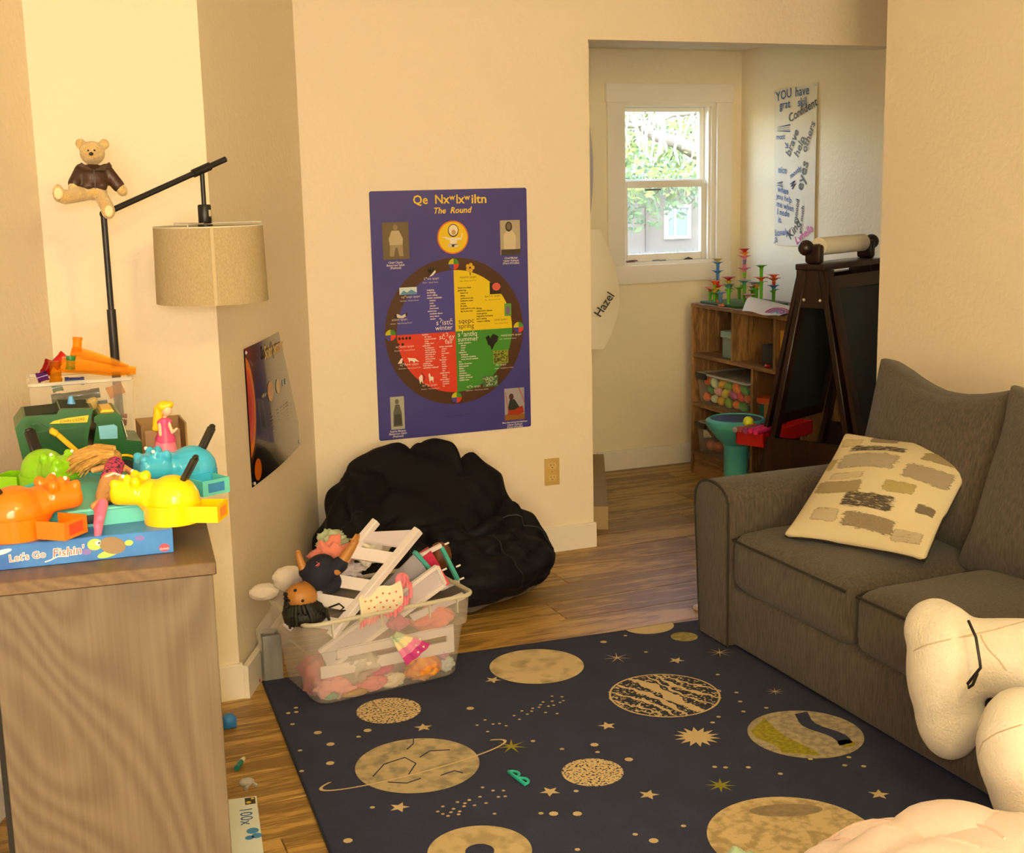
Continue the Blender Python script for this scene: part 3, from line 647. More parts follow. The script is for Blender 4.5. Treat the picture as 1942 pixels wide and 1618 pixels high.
# ------------------------------------------------------------------ dresser
DA = rad(-5.75)
DT = Matrix.Translation((.301, 2.086, 0)) @ Matrix.Rotation(DA, 4, 'Z')   # local: -x towards the wall, +y away from the camera
dr = thing('low_dresser', 'pale wood grain dresser carrying the toys at the left', 'dresser', (.301, 2.086, 0), DA)
OAK = grain('dresser_wood', '#786b5a', '#584939', 2)
OAKT = grain('dresser_top_wood', '#7d664c', '#5a4430', 1)
O('side_panel', MB(DT).box(-.345, 0, 0, .02, 0, .828, .0015, 1), OAK, dr)
O('side_panel', MB(DT).box(-.345, 0, .99, 1.01, 0, .828, .0015, 1), OAK, dr)
O('top_panel', MB(DT).box(-.353, .006, -.004, 1.014, .828, .85, .002, 1), OAKT, dr)
O('back_panel', MB(DT).box(-.354, -.345, .003, 1.007, .02, .828), flat('#191715', .8), dr, smooth=0)
O('plinth', MB(DT).box(-.33, -.02, .02, .99, 0, .06), OAK, dr, smooth=0)
for i in range(3):
    for j in range(2):
        dd = O('drawer', MB(DT).box(-.02, 0.0, .024+j*.483, .024+j*.483+.479, .066+i*.254, .066+i*.254+.25, .002, 1), OAKT, dr)

# ------------------------------------------------------------------ floor lamp with teddy bear
STEEL = mat('lamp_black', '#17161a', .4)
lp = thing('floor_lamp', 'black floor lamp with slanted arm and hanging beige drum shade', 'lamp', (.266, 3.2, 0))
O('base', MB().at((.266, 3.2, 0)).lathe([(.098, 0), (.098, .016), (.09, .022), (.02, .026), (.0, .026)], 32), STEEL, lp)
O('pole', MB().cyl((.266, 3.2, .02), (.266, 3.2, 1.178), .0105, n=16), STEEL, lp)
O('upper_pole', MB().cyl((.266, 3.2, 1.17), (.266, 3.2, 1.402), .0072, n=14), STEEL, lp)
O('elbow', MB().ell((.266, 3.2, 1.402), .0095, 14), STEEL, lp)
O('arm', MB().cyl((.266, 3.2, 1.402), (.579, 3.322, 1.527), .0072, n=14), STEEL, lp)
O('sleeve', MB().cyl((.492, 3.288, 1.4925), (.536, 3.305, 1.510), .0105, n=14), STEEL, lp)
sx, sy = .515, 3.298
O('stem', MB().cyl((sx, sy, 1.497), (sx, sy, 1.415), .0058, n=12), STEEL, lp)
so = O('socket', MB().at((sx, sy, 1.37)).lathe([(.015, 0), (.0165, .004), (.0165, .044), (.014, .047), (.0, .047)], 20), STEEL, lp)
O('sticker', MB().at((sx, sy, 1.37)).grid(lambda u, v: (.0168*math.cos(rad(-62+u*34)), .0168*math.sin(rad(-62+u*34)), .018+v*.016), 4, 1), flat('#cfc6a8', .6), so)
shz0, shz1, shr = 1.176, 1.364, .138
scx, scy = .522, 3.30
LINEN = mat('linen', '#b7a584', .9, col2='#a5926e', nscale=(420, 420, 160), ndet=2, lo=.3, hi=.7, bump=.0004, bscale=700)
shd = MB().at((scx, scy, 0)); shd.lathe([(shr-.002, shz0), (shr, shz0), (shr-.004, shz1), (shr-.006, shz1), (shr-.002, shz0)], 64)
sh = O('shade', shd, LINEN, lp, smooth=50)
O('seam', MB().at((scx, scy, 0), rz=rad(-96)).box(shr-.0035, shr+.0006, -.004, .004, shz0, shz1), mat('linen_seam', '#c0ae8c', .9), sh, smooth=0)
fr = MB(); fr.tube([(scx+(shr-.005)*math.cos(a), scy+(shr-.005)*math.sin(a), shz1) for a in (2*PI*k/40 for k in range(40))], .0018, 6, closed=True)
for a in (rad(0), rad(120), rad(240)): fr.tube([(sx, sy, 1.371), (scx+(shr-.005)*math.cos(a), scy+(shr-.005)*math.sin(a), 1.371), (scx+(shr-.004)*math.cos(a), scy+(shr-.004)*math.sin(a), shz1)], .0016, 6)
O('shade_frame', fr, flat('#d8d2c4', .4), lp)
O('collar', MB().at((sx, sy, 1.363)).lathe([(.0, 0), (.0185, 0), (.0185, .005), (.0, .005)], 20), STEEL, lp)
O('bulb', MB().ell((sx, sy, 1.315), (.026, .026, .035), 16), flat('#efe8d8', .3), lp)

FUR = mat('bear_fur', '#d8b878', .95, col2='#c9a362', nscale=(50, 50, 50), bump=.004, bscale=260, sheen=.5)
LEA = mat('jacket_leather', '#45281a', .45, col2='#38200f', nscale=(40, 40, 40), bump=.0012, bscale=90)
by = 3.165
be = thing('teddy_bear', 'small golden teddy bear in a brown leather jacket sitting on the lamp', 'teddy bear', (.25, by, 1.41))
b = MB(); b.ell((.249, by, 1.541), (.0285, .027, .0275), 16); b.ell((.247, by-.022, 1.534), (.015, .014, .012), 12)
b.ell((.225, by+.004, 1.5625), (.0125, .008, .0125), 12); b.ell((.277, by+.004, 1.561), (.0125, .008, .0125), 12)
b.ell((.247, by, 1.475), (.032, .027, .035), 14); b.ell((.246, by, 1.452), (.030, .030, .018), 12)
capsule(b, (.228, by-.01, 1.450), (.178, by-.05, 1.443), .0165, .0165); b.ell((.165, by-.055, 1.452), (.013, .016, .021), 12)
capsule(b, (.258, by-.012, 1.448), (.268, by-.05, 1.418), .0155, .0155); b.ell((.269, by-.058, 1.410), (.0165, .013, .019), 12)
capsule(b, (.21, by-.005, 1.49), (.199, by-.02, 1.464), .0115, .011); capsule(b, (.29, by-.002, 1.488), (.308, by-.012, 1.454), .0115, .0125)
blob('bear_body', b, FUR, be, .0028, 4)
jk = MB(); jk.ell((.247, by, 1.484), (.0365, .031, .034), 16); jk.box(.218, .276, by-.026, by+.026, 1.455, 1.478, .01); capsule(jk, (.222, by, 1.503), (.203, by-.014, 1.473), .0155, .0145); capsule(jk, (.276, by, 1.502), (.300, by-.008, 1.466), .0155, .0150)
jo = blob('jacket', jk, LEA, be, .0026, 3)
cl = MB(); cl.add([(.245, by-.0345, 1.502), (.222, by-.026, 1.520), (.212, by-.022, 1.513), (.228, by-.031, 1.503)], [[0, 1, 2, 3]]); cl.add([(.248, by-.0345, 1.502), (.283, by-.024, 1.520), (.289, by-.02, 1.510), (.270, by-.03, 1.501)], [[3, 2, 1, 0]]); cl.box(.2462, .2478, by-.0355, by-.033, 1.460, 1.503)
O('collar', cl, LEA, jo, smooth=0)
nz = MB(); nz.ell((.2435, by-.037, 1.5385), (.0052, .004, .0042), 10); O('nose', nz, flat('#1a1210', .4), be)
for ex in (.2385, .252): O('eye', MB().ell((ex, by-.0265, 1.5465), .0022, 8), flat('#140e0c', .2), be)
for p in ((.164, by-.0705, 1.452), (.2695, by-.0705, 1.410)): O('paw_pad', MB().ell(p, (.0095, .002, .013), 12), flat('#e8cfa4', .9), be)

# ------------------------------------------------------------------ toys on the dresser
TZ = .85
# board game box
BT = Matrix.Translation((.2512, 2.17, TZ)) @ Matrix.Rotation(rad(-3.7), 4, 'Z')
fb = thing('fishing_game_box', 'blue fishing game box under the hippo game', 'game box', (.2512, 2.17, TZ), rad(-3.7))
O('box', MB(BT).box(-.43, 0, 0, .27, 0, .0412, .0015, 1), mat('box_blue', '#3f86d6', .35, col2='#2a63b8', nscale=(9, 9, 9)), fb)
FP = BT @ Matrix(((1, 0, 0, 0), (0, 0, -1, 0), (0, 1, 0, 0), (0, 0, 0, 1)))   # front face: x right, y up, z outwards
m_ = MB(FP); m_.text("Let's Go", .0165, -.2600, .0135, .0006, 'LEFT', rad(2), bold=.0011); m_.text("Fishin'", .0200, -.1935, .0135, .0006, 'LEFT', rad(2), shear=.15, bold=.0011)
O('lettering_outline', m_, flat('#f0e4e0', .5), fb, smooth=0)
m_ = MB(FP); m_.text("Let's Go", .0165, -.2600, .0135, .0009, 'LEFT', rad(2)); m_.text("Fishin'", .0200, -.1935, .0135, .0009, 'LEFT', rad(2), shear=.15)
O('lettering', m_, flat('#c8606a', .5), fb, smooth=0)
m_ = MB(FP); m_.tube([(-.206, .007, .0005), (-.198, .009, .0005), (-.185, .014, .0005), (-.168, .013, .0005)], .0012, 5); m_.disc(-.27, .031, .016, .0005, 16, .004, .2)
O('printed_wave', m_, flat('#e8e6e8', .5), fb)
m_ = MB(FP); m_.disc(-.126, .028, .012, .0006, 20, .010); m_.disc(-.106, .010, .018, .0006, 20, .006, .2); m_.disc(-.072, .025, .007, .0006, 14, .005); O('printed_turtle', m_, flat('#a9c75c', .5), fb, smooth=0)
m_ = MB(FP); m_.disc(-.098, .0235, .021, .0009, 24, .0145, -.3); O('printed_shell', m_, flat('#8d7656', .5), fb, smooth=0)
m_ = MB(FP); m_.disc(-.121, .030, .0042, .001, 14); O('printed_eye', m_, flat('#f5f5f5', .5), fb, smooth=0)
m_ = MB(FP); m_.disc(-.119, .030, .0018, .0013, 10); O('printed_pupil', m_, flat('#202020', .5), fb, smooth=0)
m_ = MB(FP); m_.disc(-.14, .017, .008, .0006, 12, .005); m_.disc(-.054, .031, .008, .0006, 12, .0045); O('printed_fish', m_, flat('#7d6fc0', .5), fb, smooth=0)
m_ = MB(FP); m_.disc(-.0155, .0105, .0085, .0006, 20, .0068); O('printed_logo', m_, flat('#d8475a', .5), fb, smooth=0)
m_ = MB(FP); m_.text('Goliath', .0052, -.0155, .0072, .0009); O('logo_lettering', m_, flat('#fbeef0', .5), fb, smooth=0)

# hippo marble game
GZ = TZ+.0414
gm = thing('hippo_marble_game', 'marble game with four plastic hippos around a turquoise tray on the blue box', 'board game', (.155, 2.40, GZ))
TEAL = mat('tray_teal', '#5fc4bc', .4); oc = []
cx_, cy_ = .155, 2.405
tm = MB(); R_ = .17
octo = [(cx_+R_*math.cos(rad(22.5+45*k)), cy_+R_*math.sin(rad(22.5+45*k))) for k in range(8)]
tm.prism(octo, GZ, GZ+.026)
rim_ = [(cx_+R_*.97*math.cos(rad(22.5+45*k)), cy_+R_*.97*math.sin(rad(22.5+45*k)), GZ+.027) for k in range(8)]; tm.tube(rim_, .004, 8, closed=True)
tr_ = O('tray', tm, TEAL, gm, smooth=30)
sl = MB(); sl.box(.103, .142, 2.2415, 2.2485, GZ+.006, GZ+.021, .002); O('slot', sl, flat('#1a2a2e', .6), tr_)
mk = MB(); mk.box(.125, .172, 2.262, 2.268, GZ+.026, GZ+.0295, .001); O('rib', mk, flat('#8fe0d8', .4), tr_)
def hippo(col, dark, x, y, ang, cup=0, sc_=1.0, cupcol=None):
    B = Matrix.Translation((x, y, GZ)) @ Matrix.Rotation(ang, 4, 'Z') @ Matrix.Scale(sc_, 4)
    m1 = MB(B); m = flat(col, .22)
    n = 28; st = [(.052*math.cos(2*PI*k/n)-.01, .05*math.sin(2*PI*k/n)) for k in range(n)]
    m1.prism(st, .0, .036)
    h = O('hippo', m1, m, gm, smooth=40)
    d_ = MB(B); d_.ell((-.012, 0, .040), (.050, .045, .046), 20); d_.ell((.028, 0, .045), (.026, .034, .034), 14)
    d_.box(.036, .098, -.034, .034, .034, .072, .013, 3); d_.ell((.068, 0, .066), (.026, .030, .017), 14)
    for s_ in (-1, 1):
        d_.ell((.046, s_*.026, .078), (.010, .010, .012), 10); d_.ell((.088, s_*.02, .074), (.010, .010, .009), 10); d_.ell((.064, s_*.018, .082), (.009, .009, .010), 10)
    blob('hippo_body', d_, m, h, .0035*sc_, 2)
    for s_ in (-1, 1): O('eye', MB(B).ell((.070, s_*.022, .088), .0038, 8), flat('#f4f4f0', .3), h)
    l_ = MB(B); l_.bar((-.030, 0, .068), (-.060, 0, .118), .024, .011, .003); l_.ell((-.060, 0, .119), (.006, .010, .005), 8)
    O('lever', l_, flat('#15130f', .35), h)
    BC = B @ Matrix.Rotation(cup, 4, 'Z'); k_ = MB(BC); x0, x1, y0, y1 = -.105, -.050, -.03, .03
    k_.box(x0, x1, y0, y1, .004, .008); k_.box(x0, x0+.003, y0, y1, .008, .034); k_.box(x0+.003, x1, y0, y0+.003, .008, .034); k_.box(x0+.003, x1, y1-.003, y1, .008, .034)
    kk = O('marble_cup', k_, flat(cupcol, .35) if cupcol else m, h, smooth=0)
    O('decal', MB(BC).box(x0-.0006, x0, -.018, .018, .010, .028), flat(dark, .5), kk, smooth=0)
    return B, h
hippo('#ff7a10', '#d8481a', .018, 2.245, rad(22), rad(118))
By, hy = hippo('#ffcf08', '#f0902a', .252, 2.230, rad(152), 0, .94)
hippo('#3fb4e4', '#2a7fc0', .318, 2.462, rad(192), rad(-78), .96, '#5fc4bc')
hippo('#8fcf18', '#5a9a10', .072, 2.565, rad(-66), rad(30), .95)
O('marble', MB(By).ell((-.064, .012, .017), .008, 12), flat('#e8401c', .2), hy)

# fashion doll sprawled over the hippos
SKIN = mat('doll_skin', '#d39a5e', .45)
bd_ = thing('blonde_fashion_doll', 'blonde doll in pink swimsuit and boots lying face down over the hippos', 'doll', (.165, 2.40, .92))
b = MB(); capsule(b, (.190, 2.470, .946), (.180, 2.425, .941), .017, .014); capsule(b, (.180, 2.425, .941), (.176, 2.392, .936), .014, .019)
capsule(b, (.168, 2.385, .935), (.150, 2.300, .930), .015, .011); capsule(b, (.150, 2.300, .930), (.143, 2.235, .921), .010, .008)
capsule(b, (.184, 2.380, .934), (.172, 2.305, .932), .015, .011); capsule(b, (.172, 2.305, .932), (.135, 2.252, .925), .010, .008)
capsule(b, (.205, 2.466, .944), (.218, 2.430, .938), .007, .006); capsule(b, (.218, 2.430, .938), (.214, 2.392, .930), .006, .004)
capsule(b, (.178, 2.478, .946), (.150, 2.468, .944), .007, .006); b.ell((.183, 2.505, .952), (.019, .021, .018), 12); capsule(b, (.187, 2.48, .947), (.184, 2.5, .950), .007, .007)
blob('doll_body', b, SKIN, bd_, .0028, 2)
b = MB(); capsule(b, (.190, 2.468, .948), (.180, 2.425, .943), .0185, .0165); capsule(b, (.180, 2.425, .943), (.176, 2.400, .938), .0165, .0205)
PINKP = mat('swim_print', '#d83a78', .6, col2='#3a2038', nscale=(160, 160, 160), ndet=1, lo=.52, hi=.56)
blob('swimsuit', b, PINKP, bd_, .003, 2)
b = MB(); b.tube([(.156, 2.392, .934), (.165, 2.378, .948), (.180, 2.374, .954), (.195, 2.380, .946)], .0022, 6); O('white_trim', b, flat('#f0e8e8', .5), bd_)
b = MB(); capsule(b, (.143, 2.262, .924), (.140, 2.225, .918), .0105, .0095); capsule(b, (.140, 2.225, .918), (.133, 2.196, .905), .009, .007); capsule(b, (.147, 2.235, .932), (.139, 2.206, .915), .0095, .008); capsule(b, (.137, 2.206, .908), (.131, 2.185, .888), .008, .006)
blob('boots', b, flat('#f06a94', .4), bd_, .0025, 1)
HAIR = mat('blond_hair', '#d2a558', .5, col2='#b07f30', nscale=(30, 400, 120), bump=.002, bscale=1, bvec=(30, 500, 200))
hb = thing_h = MB(); rr = random.Random(5)
for k in range(70):
    a = rad(rr.uniform(150, 215)); L_ = rr.uniform(.055, .095); z0 = .966+rr.uniform(-.010, .010)
    p0 = Vector((.186+rr.uniform(-.012, .01), 2.500+rr.uniform(-.02, .016), z0)); dirv = Vector((math.cos(a), math.sin(a)*.7, 0))
    hb.tube([p0, p0+dirv*L_*.4+Vector((0, 0, .004)), p0+dirv*L_*.75+Vector((0, 0, -.006)), p0+dirv*L_+Vector((0, 0, -.02+rr.uniform(-.008, .006)))], [.004, .005, .004, .001], 6)
hb.ell((.183, 2.503, .957), (.024, .026, .019), 14)
O('hair', hb, HAIR, bd_)

# toy dump truck
GREEN = mat('truck_green', '#1d5a2a', .3); YEL = flat('#f0c010', .3); DK = flat('#1c1712', .6)
tk = thing('toy_dump_truck', 'green toy farm truck with yellow stripe behind the hippos', 'toy truck', (.15, 2.79, TZ))
XZ = lambda y: Matrix(((1, 0, 0, 0), (0, 0, -1, y), (0, 1, 0, 0), (0, 0, 0, 1)))     # x right, y up, z towards the camera
Y0, Y1 = 2.72, 2.86
def slab(name, pts, y0, y1, m, par, sm=30): return O(name, MB(XZ(0)).prism(pts, -y1, -y0), m, par, smooth=sm)
bed = slab('bed', [(.024, .992), (.036, .905), (.158, .905), (.160, .955), (.172, 1.007), (.176, 1.020), (.113, 1.024), (.105, 1.014), (.041, 1.014)], Y0, Y1, GREEN, tk)
bi = MB(XZ(0)); bi.prism([(.046, 1.0145), (.104, 1.0145), (.114, 1.0245), (.170, 1.0205), (.168, 1.0195), (.05, 1.0135)], -Y1+.012, -Y0-.012); O('bed_opening', bi, flat('#0c2412', .8), bed, smooth=0)
pn = MB(XZ(0)); pn.prism([(.05, .98), (.044, .92), (.15, .918), (.156, .985)], -Y0, -Y0+.003); pn.prism([(.058, .998), (.078, .985), (.09, .985), (.072, 1.0)], -Y0, -Y0+.005); O('side_panel', pn, mat('truck_green2', '#1a5026', .3), bed, smooth=30)
st = slab('yellow_stripe', [(.090, .996), (.098, 1.001), (.125, 1.005), (.166, 1.007), (.162, .993)], Y0-.0015, Y0+.001, YEL, tk)
m_ = MB(XZ(Y0-.0016)); m_.text('JOHN DEERE', .0085, .134, .9965, .0003, rot=rad(2)); O('lettering', m_, flat('#1f3a1c', .5), st, smooth=0)
slab('chassis', [(.035, .888), (.262, .878), (.262, .905), (.035, .910)], Y0+.015, Y1-.015, DK, tk)
cab = slab('cab', [(.168, .905), (.166, .925), (.180, .985), (.178, .990), (.228, .990), (.236, .948), (.266, .943), (.266, .895), (.262, .880), (.250, .880), (.246, .898), (.230, .908), (.214, .904), (.206, .892), (.170, .892)], Y0+.004, Y1-.004, GREEN, tk)
slab('roof', [(.175, .990), (.176, 1.002), (.184, 1.007), (.222, 1.007), (.230, 1.000), (.231, .990)], Y0, Y1, GREEN, cab)
slab('beacon', [(.190, 1.007), (.194, 1.012), (.214, 1.012), (.218, 1.007)], Y0+.02, Y1-.04, YEL, cab)
slab('window', [(.184, .955), (.183, .982), (.214, .983), (.220, .978), (.219, .953)], Y0+.0025, Y0+.006, flat('#7fc0e0', .15), cab)
slab('windscreen', [(.2315, .985), (.2335, .985), (.2405, .951), (.2385, .951)], Y0+.02, Y1-.02, flat('#c8c8b0', .15), cab)
for s_, zz in ((0, .915), (0, .925), (0, .935)): slab('hood_line', [(.238, zz), (.262, zz), (.262, zz+.002), (.238, zz+.002)], Y0+.002, Y0+.006, mat('truck_green2', '#1a5026', .3), cab)
def wheel(x, z, r, yy, par):
    w_ = MB().at((x, yy, z), rx=rad(90)); w_.lathe([(r*.35, -.002), (r*.8, 0), (r, .006), (r, .026), (r*.8, .032), (0, .032)], 26); q = O('wheel', w_, DK, par)
    h_ = MB().at((x, yy-.003, z), rx=rad(90)); h_.lathe([(0, .006), (r*.45, .006), (r*.55, -.002), (r*.5, -.004), (0, -.001)], 18); O('hub', h_, YEL, q)
for x in (.228, .065):
    for yy in (Y0+.034, Y1): wheel(x, TZ+.031, .031, yy, tk)
fd = MB(); fd.tube([(.228+.036*math.cos(a), Y0+.002, TZ+.031+.036*math.sin(a)) for a in (rad(8+k*12) for k in range(13))], .0028, 6); O('wheel_arch', fd, YEL, tk)
lv = MB(); lv.bar((.156, 2.712, .915), (.098, 2.712, .980), .017, .010, .002); lv.bar((.103, 2.711, .975), (.089, 2.711, .986), .026, .012, .003); O('lift_arm', lv, YEL, tk)
cn = MB().at((.138, 2.79, 1.002)); cn.lathe([(.0165, 0), (.0165, .002), (.013, .004), (.004, .036), (.0, .038)], 18)
tag(O('toy_cone', cn, flat('#5aa4e4', .4)), 'little light blue cone standing in the green truck', 'cone')
rk = MB(); rk.ell((.178, 2.80, 1.014), (.012, .01, .017), 12); rk.ell((.184, 2.80, 1.024), (.008, .008, .008), 10)
tag(blob('toy_rock', rk, flat('#a8925a', .6), None, .002, 2), 'tan lump poking out behind the truck cab', 'toy')

# pink gowned figurine
FG = thing('pink_gown_figurine', 'small plastic figurine in a long pink gown beside the truck', 'figurine', (.31, 2.72, TZ))
g_ = MB().at((.312, 2.72, TZ)); g_.lathe([(0, 0), (.034, 0), (.0345, .004), (.029, .045), (.022, .085), (.013, .108), (.0105, .115), (0, .115)], 28); gw = O('gown', g_, mat('gown_pink', '#f088a8', .35), FG)
g_ = MB().at((.314, 2.72, TZ)); g_.lathe([(.022, .088), (.0205, .098), (.013, .112), (.0115, .122), (.0125, .13), (.010, .137), (.004, .139), (0, .139)], 20); g_.ell((-.009, -.003, .130), (.0065, .006, .006), 10); g_.ell((.010, -.003, .130), (.0065, .006, .006), 10); O('bodice', g_, flat('#e04a86', .35), FG)
g_ = MB(); capsule(g_, (.322, 2.714, .978), (.327, 2.706, .958), .0042, .0038); capsule(g_, (.327, 2.706, .958), (.336, 2.702, .966), .0038, .0032); capsule(g_, (.304, 2.715, .978), (.303, 2.707, .955), .0042, .0036); capsule(g_, (.315, 2.72, .985), (.317, 2.72, .997), .004, .004); g_.ell((.320, 2.717, 1.005), (.0115, .0115, .013), 14); blob('figure_skin', g_, flat('#f0c8a8', .4), FG, .002, 2)
g_ = MB(); g_.ell((.317, 2.722, 1.012), (.0165, .0155, .0125), 14); g_.ell((.327, 2.716, 1.016), (.009, .010, .007), 12); capsule(g_, (.306, 2.726, 1.006), (.299, 2.727, .972), .011, .009); g_.ell((.300, 2.727, .966), (.012, .009, .007), 10); blob('figure_hair', g_, flat('#f2c81c', .35), FG, .0022, 2)

# storage bin of marble run pieces
PLAS = clear('clear_plastic', '#e6e0d6', .20, .15); RIMP = clear('clear_rim', '#f2ece0', .42, .2)
mr = thing('marble_run_bin', 'clear plastic bin of see-through marble run pieces behind the truck', 'storage bin', (.168, 2.985, TZ))
def openbin(par, x0, x1, y0, y1, z0, z1, tx, rim=.006, m=PLAS, rm=RIMP, M=None):
    a = [(x0+tx, y0+tx), (x1-tx, y0+tx), (x1-tx, y1-tx), (x0+tx, y1-tx)]; c = [(x0, y0), (x1, y0), (x1, y1), (x0, y1)]
    mb = MB(M or Matrix.Identity(4)); vs = [(x, y, z0) for x, y in a]+[(x, y, z1) for x, y in c]
    mb.add(vs, [[3, 2, 1, 0]]+[[i, (i+1) % 4, 4+(i+1) % 4, 4+i] for i in range(4)]); w_ = O('bin_wall', mb, m, par, smooth=0)
    rmb = MB(M or Matrix.Identity(4)); r = .012; pts = []
    for i, (x, y) in enumerate(c):
        for k in range(4):
            t = rad(180+90*i+30*k); cx2 = x+(r if i in (0, 3) else -r); cy2 = y+(r if i in (0, 1) else -r); pts.append((cx2+r*math.cos(t), cy2+r*math.sin(t), z1))
    rmb.tube(pts, rim, 6, closed=True); O('rim', rmb, rm, par); return w_
openbin(mr, .062, .274, 2.905, 3.07, TZ+.001, 1.05, .008, .0045)
def tint(c): return tinted('tint_'+c.lstrip('#'), c, .22)
def slide(name, label, col, pts, r, group=None):
    mb = MB(); n = len(pts)
    P = [Vector(p) for p in pts]
    def fn(u, v):
        i = min(int(u*(n-1)), n-2); t = u*(n-1)-i; p = P[i].lerp(P[i+1], t); dv = (P[i+1]-P[i]).normalized(); s_ = dv.cross(Vector((0, 0, 1))).normalized(); up = s_.cross(dv)
        a = PI*(1+v); rr_ = r*(1-.55*u*u)
        return p + s_*rr_*math.cos(a) + up*rr_*math.sin(a)
    mb.sheet(fn, 16, 12, .003); tag(O(name, mb, tint(col), smooth=60), label, 'toy piece', group); return mb
GRP = 'marble run pieces'
slide('marble_slide', 'long amber see-through slide lying across the marble run bin', '#ffc040', [(.135, 2.96, 1.098), (.19, 2.955, 1.090), (.25, 2.95, 1.075), (.288, 2.945, 1.068)], .030, GRP)
slide('marble_slide', 'upper amber see-through slide rising to a point on the marble run pile', '#ffc850', [(.160, 2.99, 1.118), (.20, 2.985, 1.105), (.24, 2.98, 1.088), (.275, 2.975, 1.070)], .020, GRP)
def tubepiece(label, col, p, q, r):
    mb = MB(); p, q = Vector(p), Vector(q); d_ = (q-p); mb.tube([p, p+d_*.2, p+d_*.22, p+d_*.8, p+d_*.82, q], [r*1.12, r*1.12, r, r, r*1.12, r*1.12], 16); tag(O('marble_tube', mb, flat(col, .15) if sum(lin(col)[:3]) < .30 else tint(col)), label, 'toy piece', GRP)
tubepiece('amber upright tube at the top of the marble run pile', '#f0a010', (.168, 2.975, 1.108), (.172, 2.975, 1.140), .0095)
tubepiece('green tube stuck in the amber slide of the marble run', '#1a7a3a', (.150, 2.945, 1.075), (.153, 2.945, 1.104), .0095)
tubepiece('amber square-ended tube at left of the marble run pile', '#d88a10', (.118, 2.945, 1.048), (.120, 2.945, 1.094), .012)
tubepiece('red tube poking out at left of the marble run bin', '#b01818', (.098, 2.985, 1.064), (.112, 2.985, 1.092), .010)
tubepiece('bright red tube behind the amber marble run tubes', '#d02418', (.118, 3.01, 1.075), (.145, 3.01, 1.100), .011)
tubepiece('purple tube by the left rim of the marble run bin', '#6a2a90', (.080, 2.945, 1.060), (.102, 2.945, 1.066), .010)
tubepiece('dark green tube resting on the marble run bin front rim', '#125028', (.108, 2.925, 1.038), (.130, 2.925, 1.042), .009)
tubepiece('navy tube lying low at the middle of the marble run bin', '#20306a', (.135, 2.925, 1.052), (.175, 2.925, 1.050), .008)
tubepiece('black bar seen through the front of the marble run bin', '#101014', (.105, 2.922, 1.015), (.205, 2.922, 1.022), .010)
tubepiece('blue grey tube lower in the marble run bin', '#2a4a6a', (.085, 2.93, .985), (.22, 2.93, .99), .012)
tubepiece('amber tube at the right inside the marble run bin', '#d89018', (.222, 2.925, 1.018), (.255, 2.925, 1.03), .012)
tubepiece('dark red tube at the right bottom of the marble run bin', '#7a1a20', (.225, 2.935, .960), (.258, 2.935, .955), .012)
tubepiece('purple tube deep in the marble run bin', '#4a2060', (.085, 2.95, .935), (.20, 2.95, .93), .015)
tubepiece('blue tube at the bottom of the marble run bin', '#1e3a70', (.09, 2.96, .88), (.24, 2.96, .885), .016)
# small cardboard box next to it
cb = thing('craft_box', 'small brown carton with a see-through packet beside the pink figurine', 'box', (.335, 2.995, TZ))
CARD = mat('cardboard', '#a88758', .8)
k_ = MB(); k_.box(.288, .388, 3.050, 3.054, TZ, .936); k_.box(.384, .388, 2.94, 3.050, TZ, .936); k_.box(.288, .384, 2.94, 3.05, TZ, TZ+.004); k_.box(.288, .292, 2.94, 3.05, TZ+.004, .936); O('carton', k_, CARD, cb, smooth=0)
pk = MB(); pk.box(.295, .372, 2.935, 2.939, TZ+.002, .925, .001); O('packet', pk, clear('packet_film', '#d8b090', .5, .1), cb, smooth=0)
pk = MB(); rr = random.Random(8)
for k in range(9): pk.tube([(.30+rr.uniform(0, .02), 2.942, .87+k*.006), (.33, 2.942, .872+k*.006+rr.uniform(-.006, .006)), (.365, 2.942, .868+k*.006)], .0016, 5)
O('packet_contents', pk, flat('#c84a3a', .5), cb)

# ------------------------------------------------------------------ big clear toy bin on the rug
BA = rad(8)
BM = Matrix.Translation((.717, 3.334, 0)) @ Matrix.Rotation(BA, 4, 'Z')
tb = thing('clear_toy_bin', 'large clear plastic bin overflowing with dolls and toy furniture on the rug', 'storage bin', (.717, 3.334, .0125), BA)
BINP = clear('bin_plastic', '#efe4d6', .30, .25); BRIM = clear('bin_rim', '#e8e2c8', .6, .3)
def bigbin():
    nx, ny, z0, z1, tap, cr_ = .535, .35, .0135, .27, .042, .04
    def loop(ins, z, grow=0):
        pts = []; x0, x1, y0, y1 = ins-grow, nx-ins+grow, ins-grow, ny-ins+grow
        for i, (x, y) in enumerate(((x0, y0), (x1, y0), (x1, y1), (x0, y1))):
            for k in range(6):
                t = rad(180+90*i+18*k); pts.append((x+(cr_ if i in (0, 3) else -cr_)+cr_*math.cos(t), y+(cr_ if i in (0, 1) else -cr_)+cr_*math.sin(t), z))
        return pts
    lev = [(tap+.012, z0), (tap, z0+.012), (.022, .18), (.013, .182), (.006, z1)]
    L_ = [loop(i, z) for i, z in lev]; n = len(L_[0]); mb = MB(BM); vs = [p for l in L_ for p in l]
    fs = [[a*n+k, a*n+(k+1) % n, (a+1)*n+(k+1) % n, (a+1)*n+k] for a in range(len(L_)-1) for k in range(n)] + [list(range(n))[::-1]]
    mb.add(vs, fs); O('bin_wall', mb, BINP, tb, smooth=50)
    r_ = MB(BM); r_.tube(loop(.004, z1), .0065, 8, closed=True); O('rim', r_, BRIM, tb)
    r_ = MB(BM)
    for x in (.08, .23, .38, .47): r_.box(x, x+.003, .0, .008, .225, .264)
    O('rib', r_, BRIM, tb, smooth=0)
bigbin()
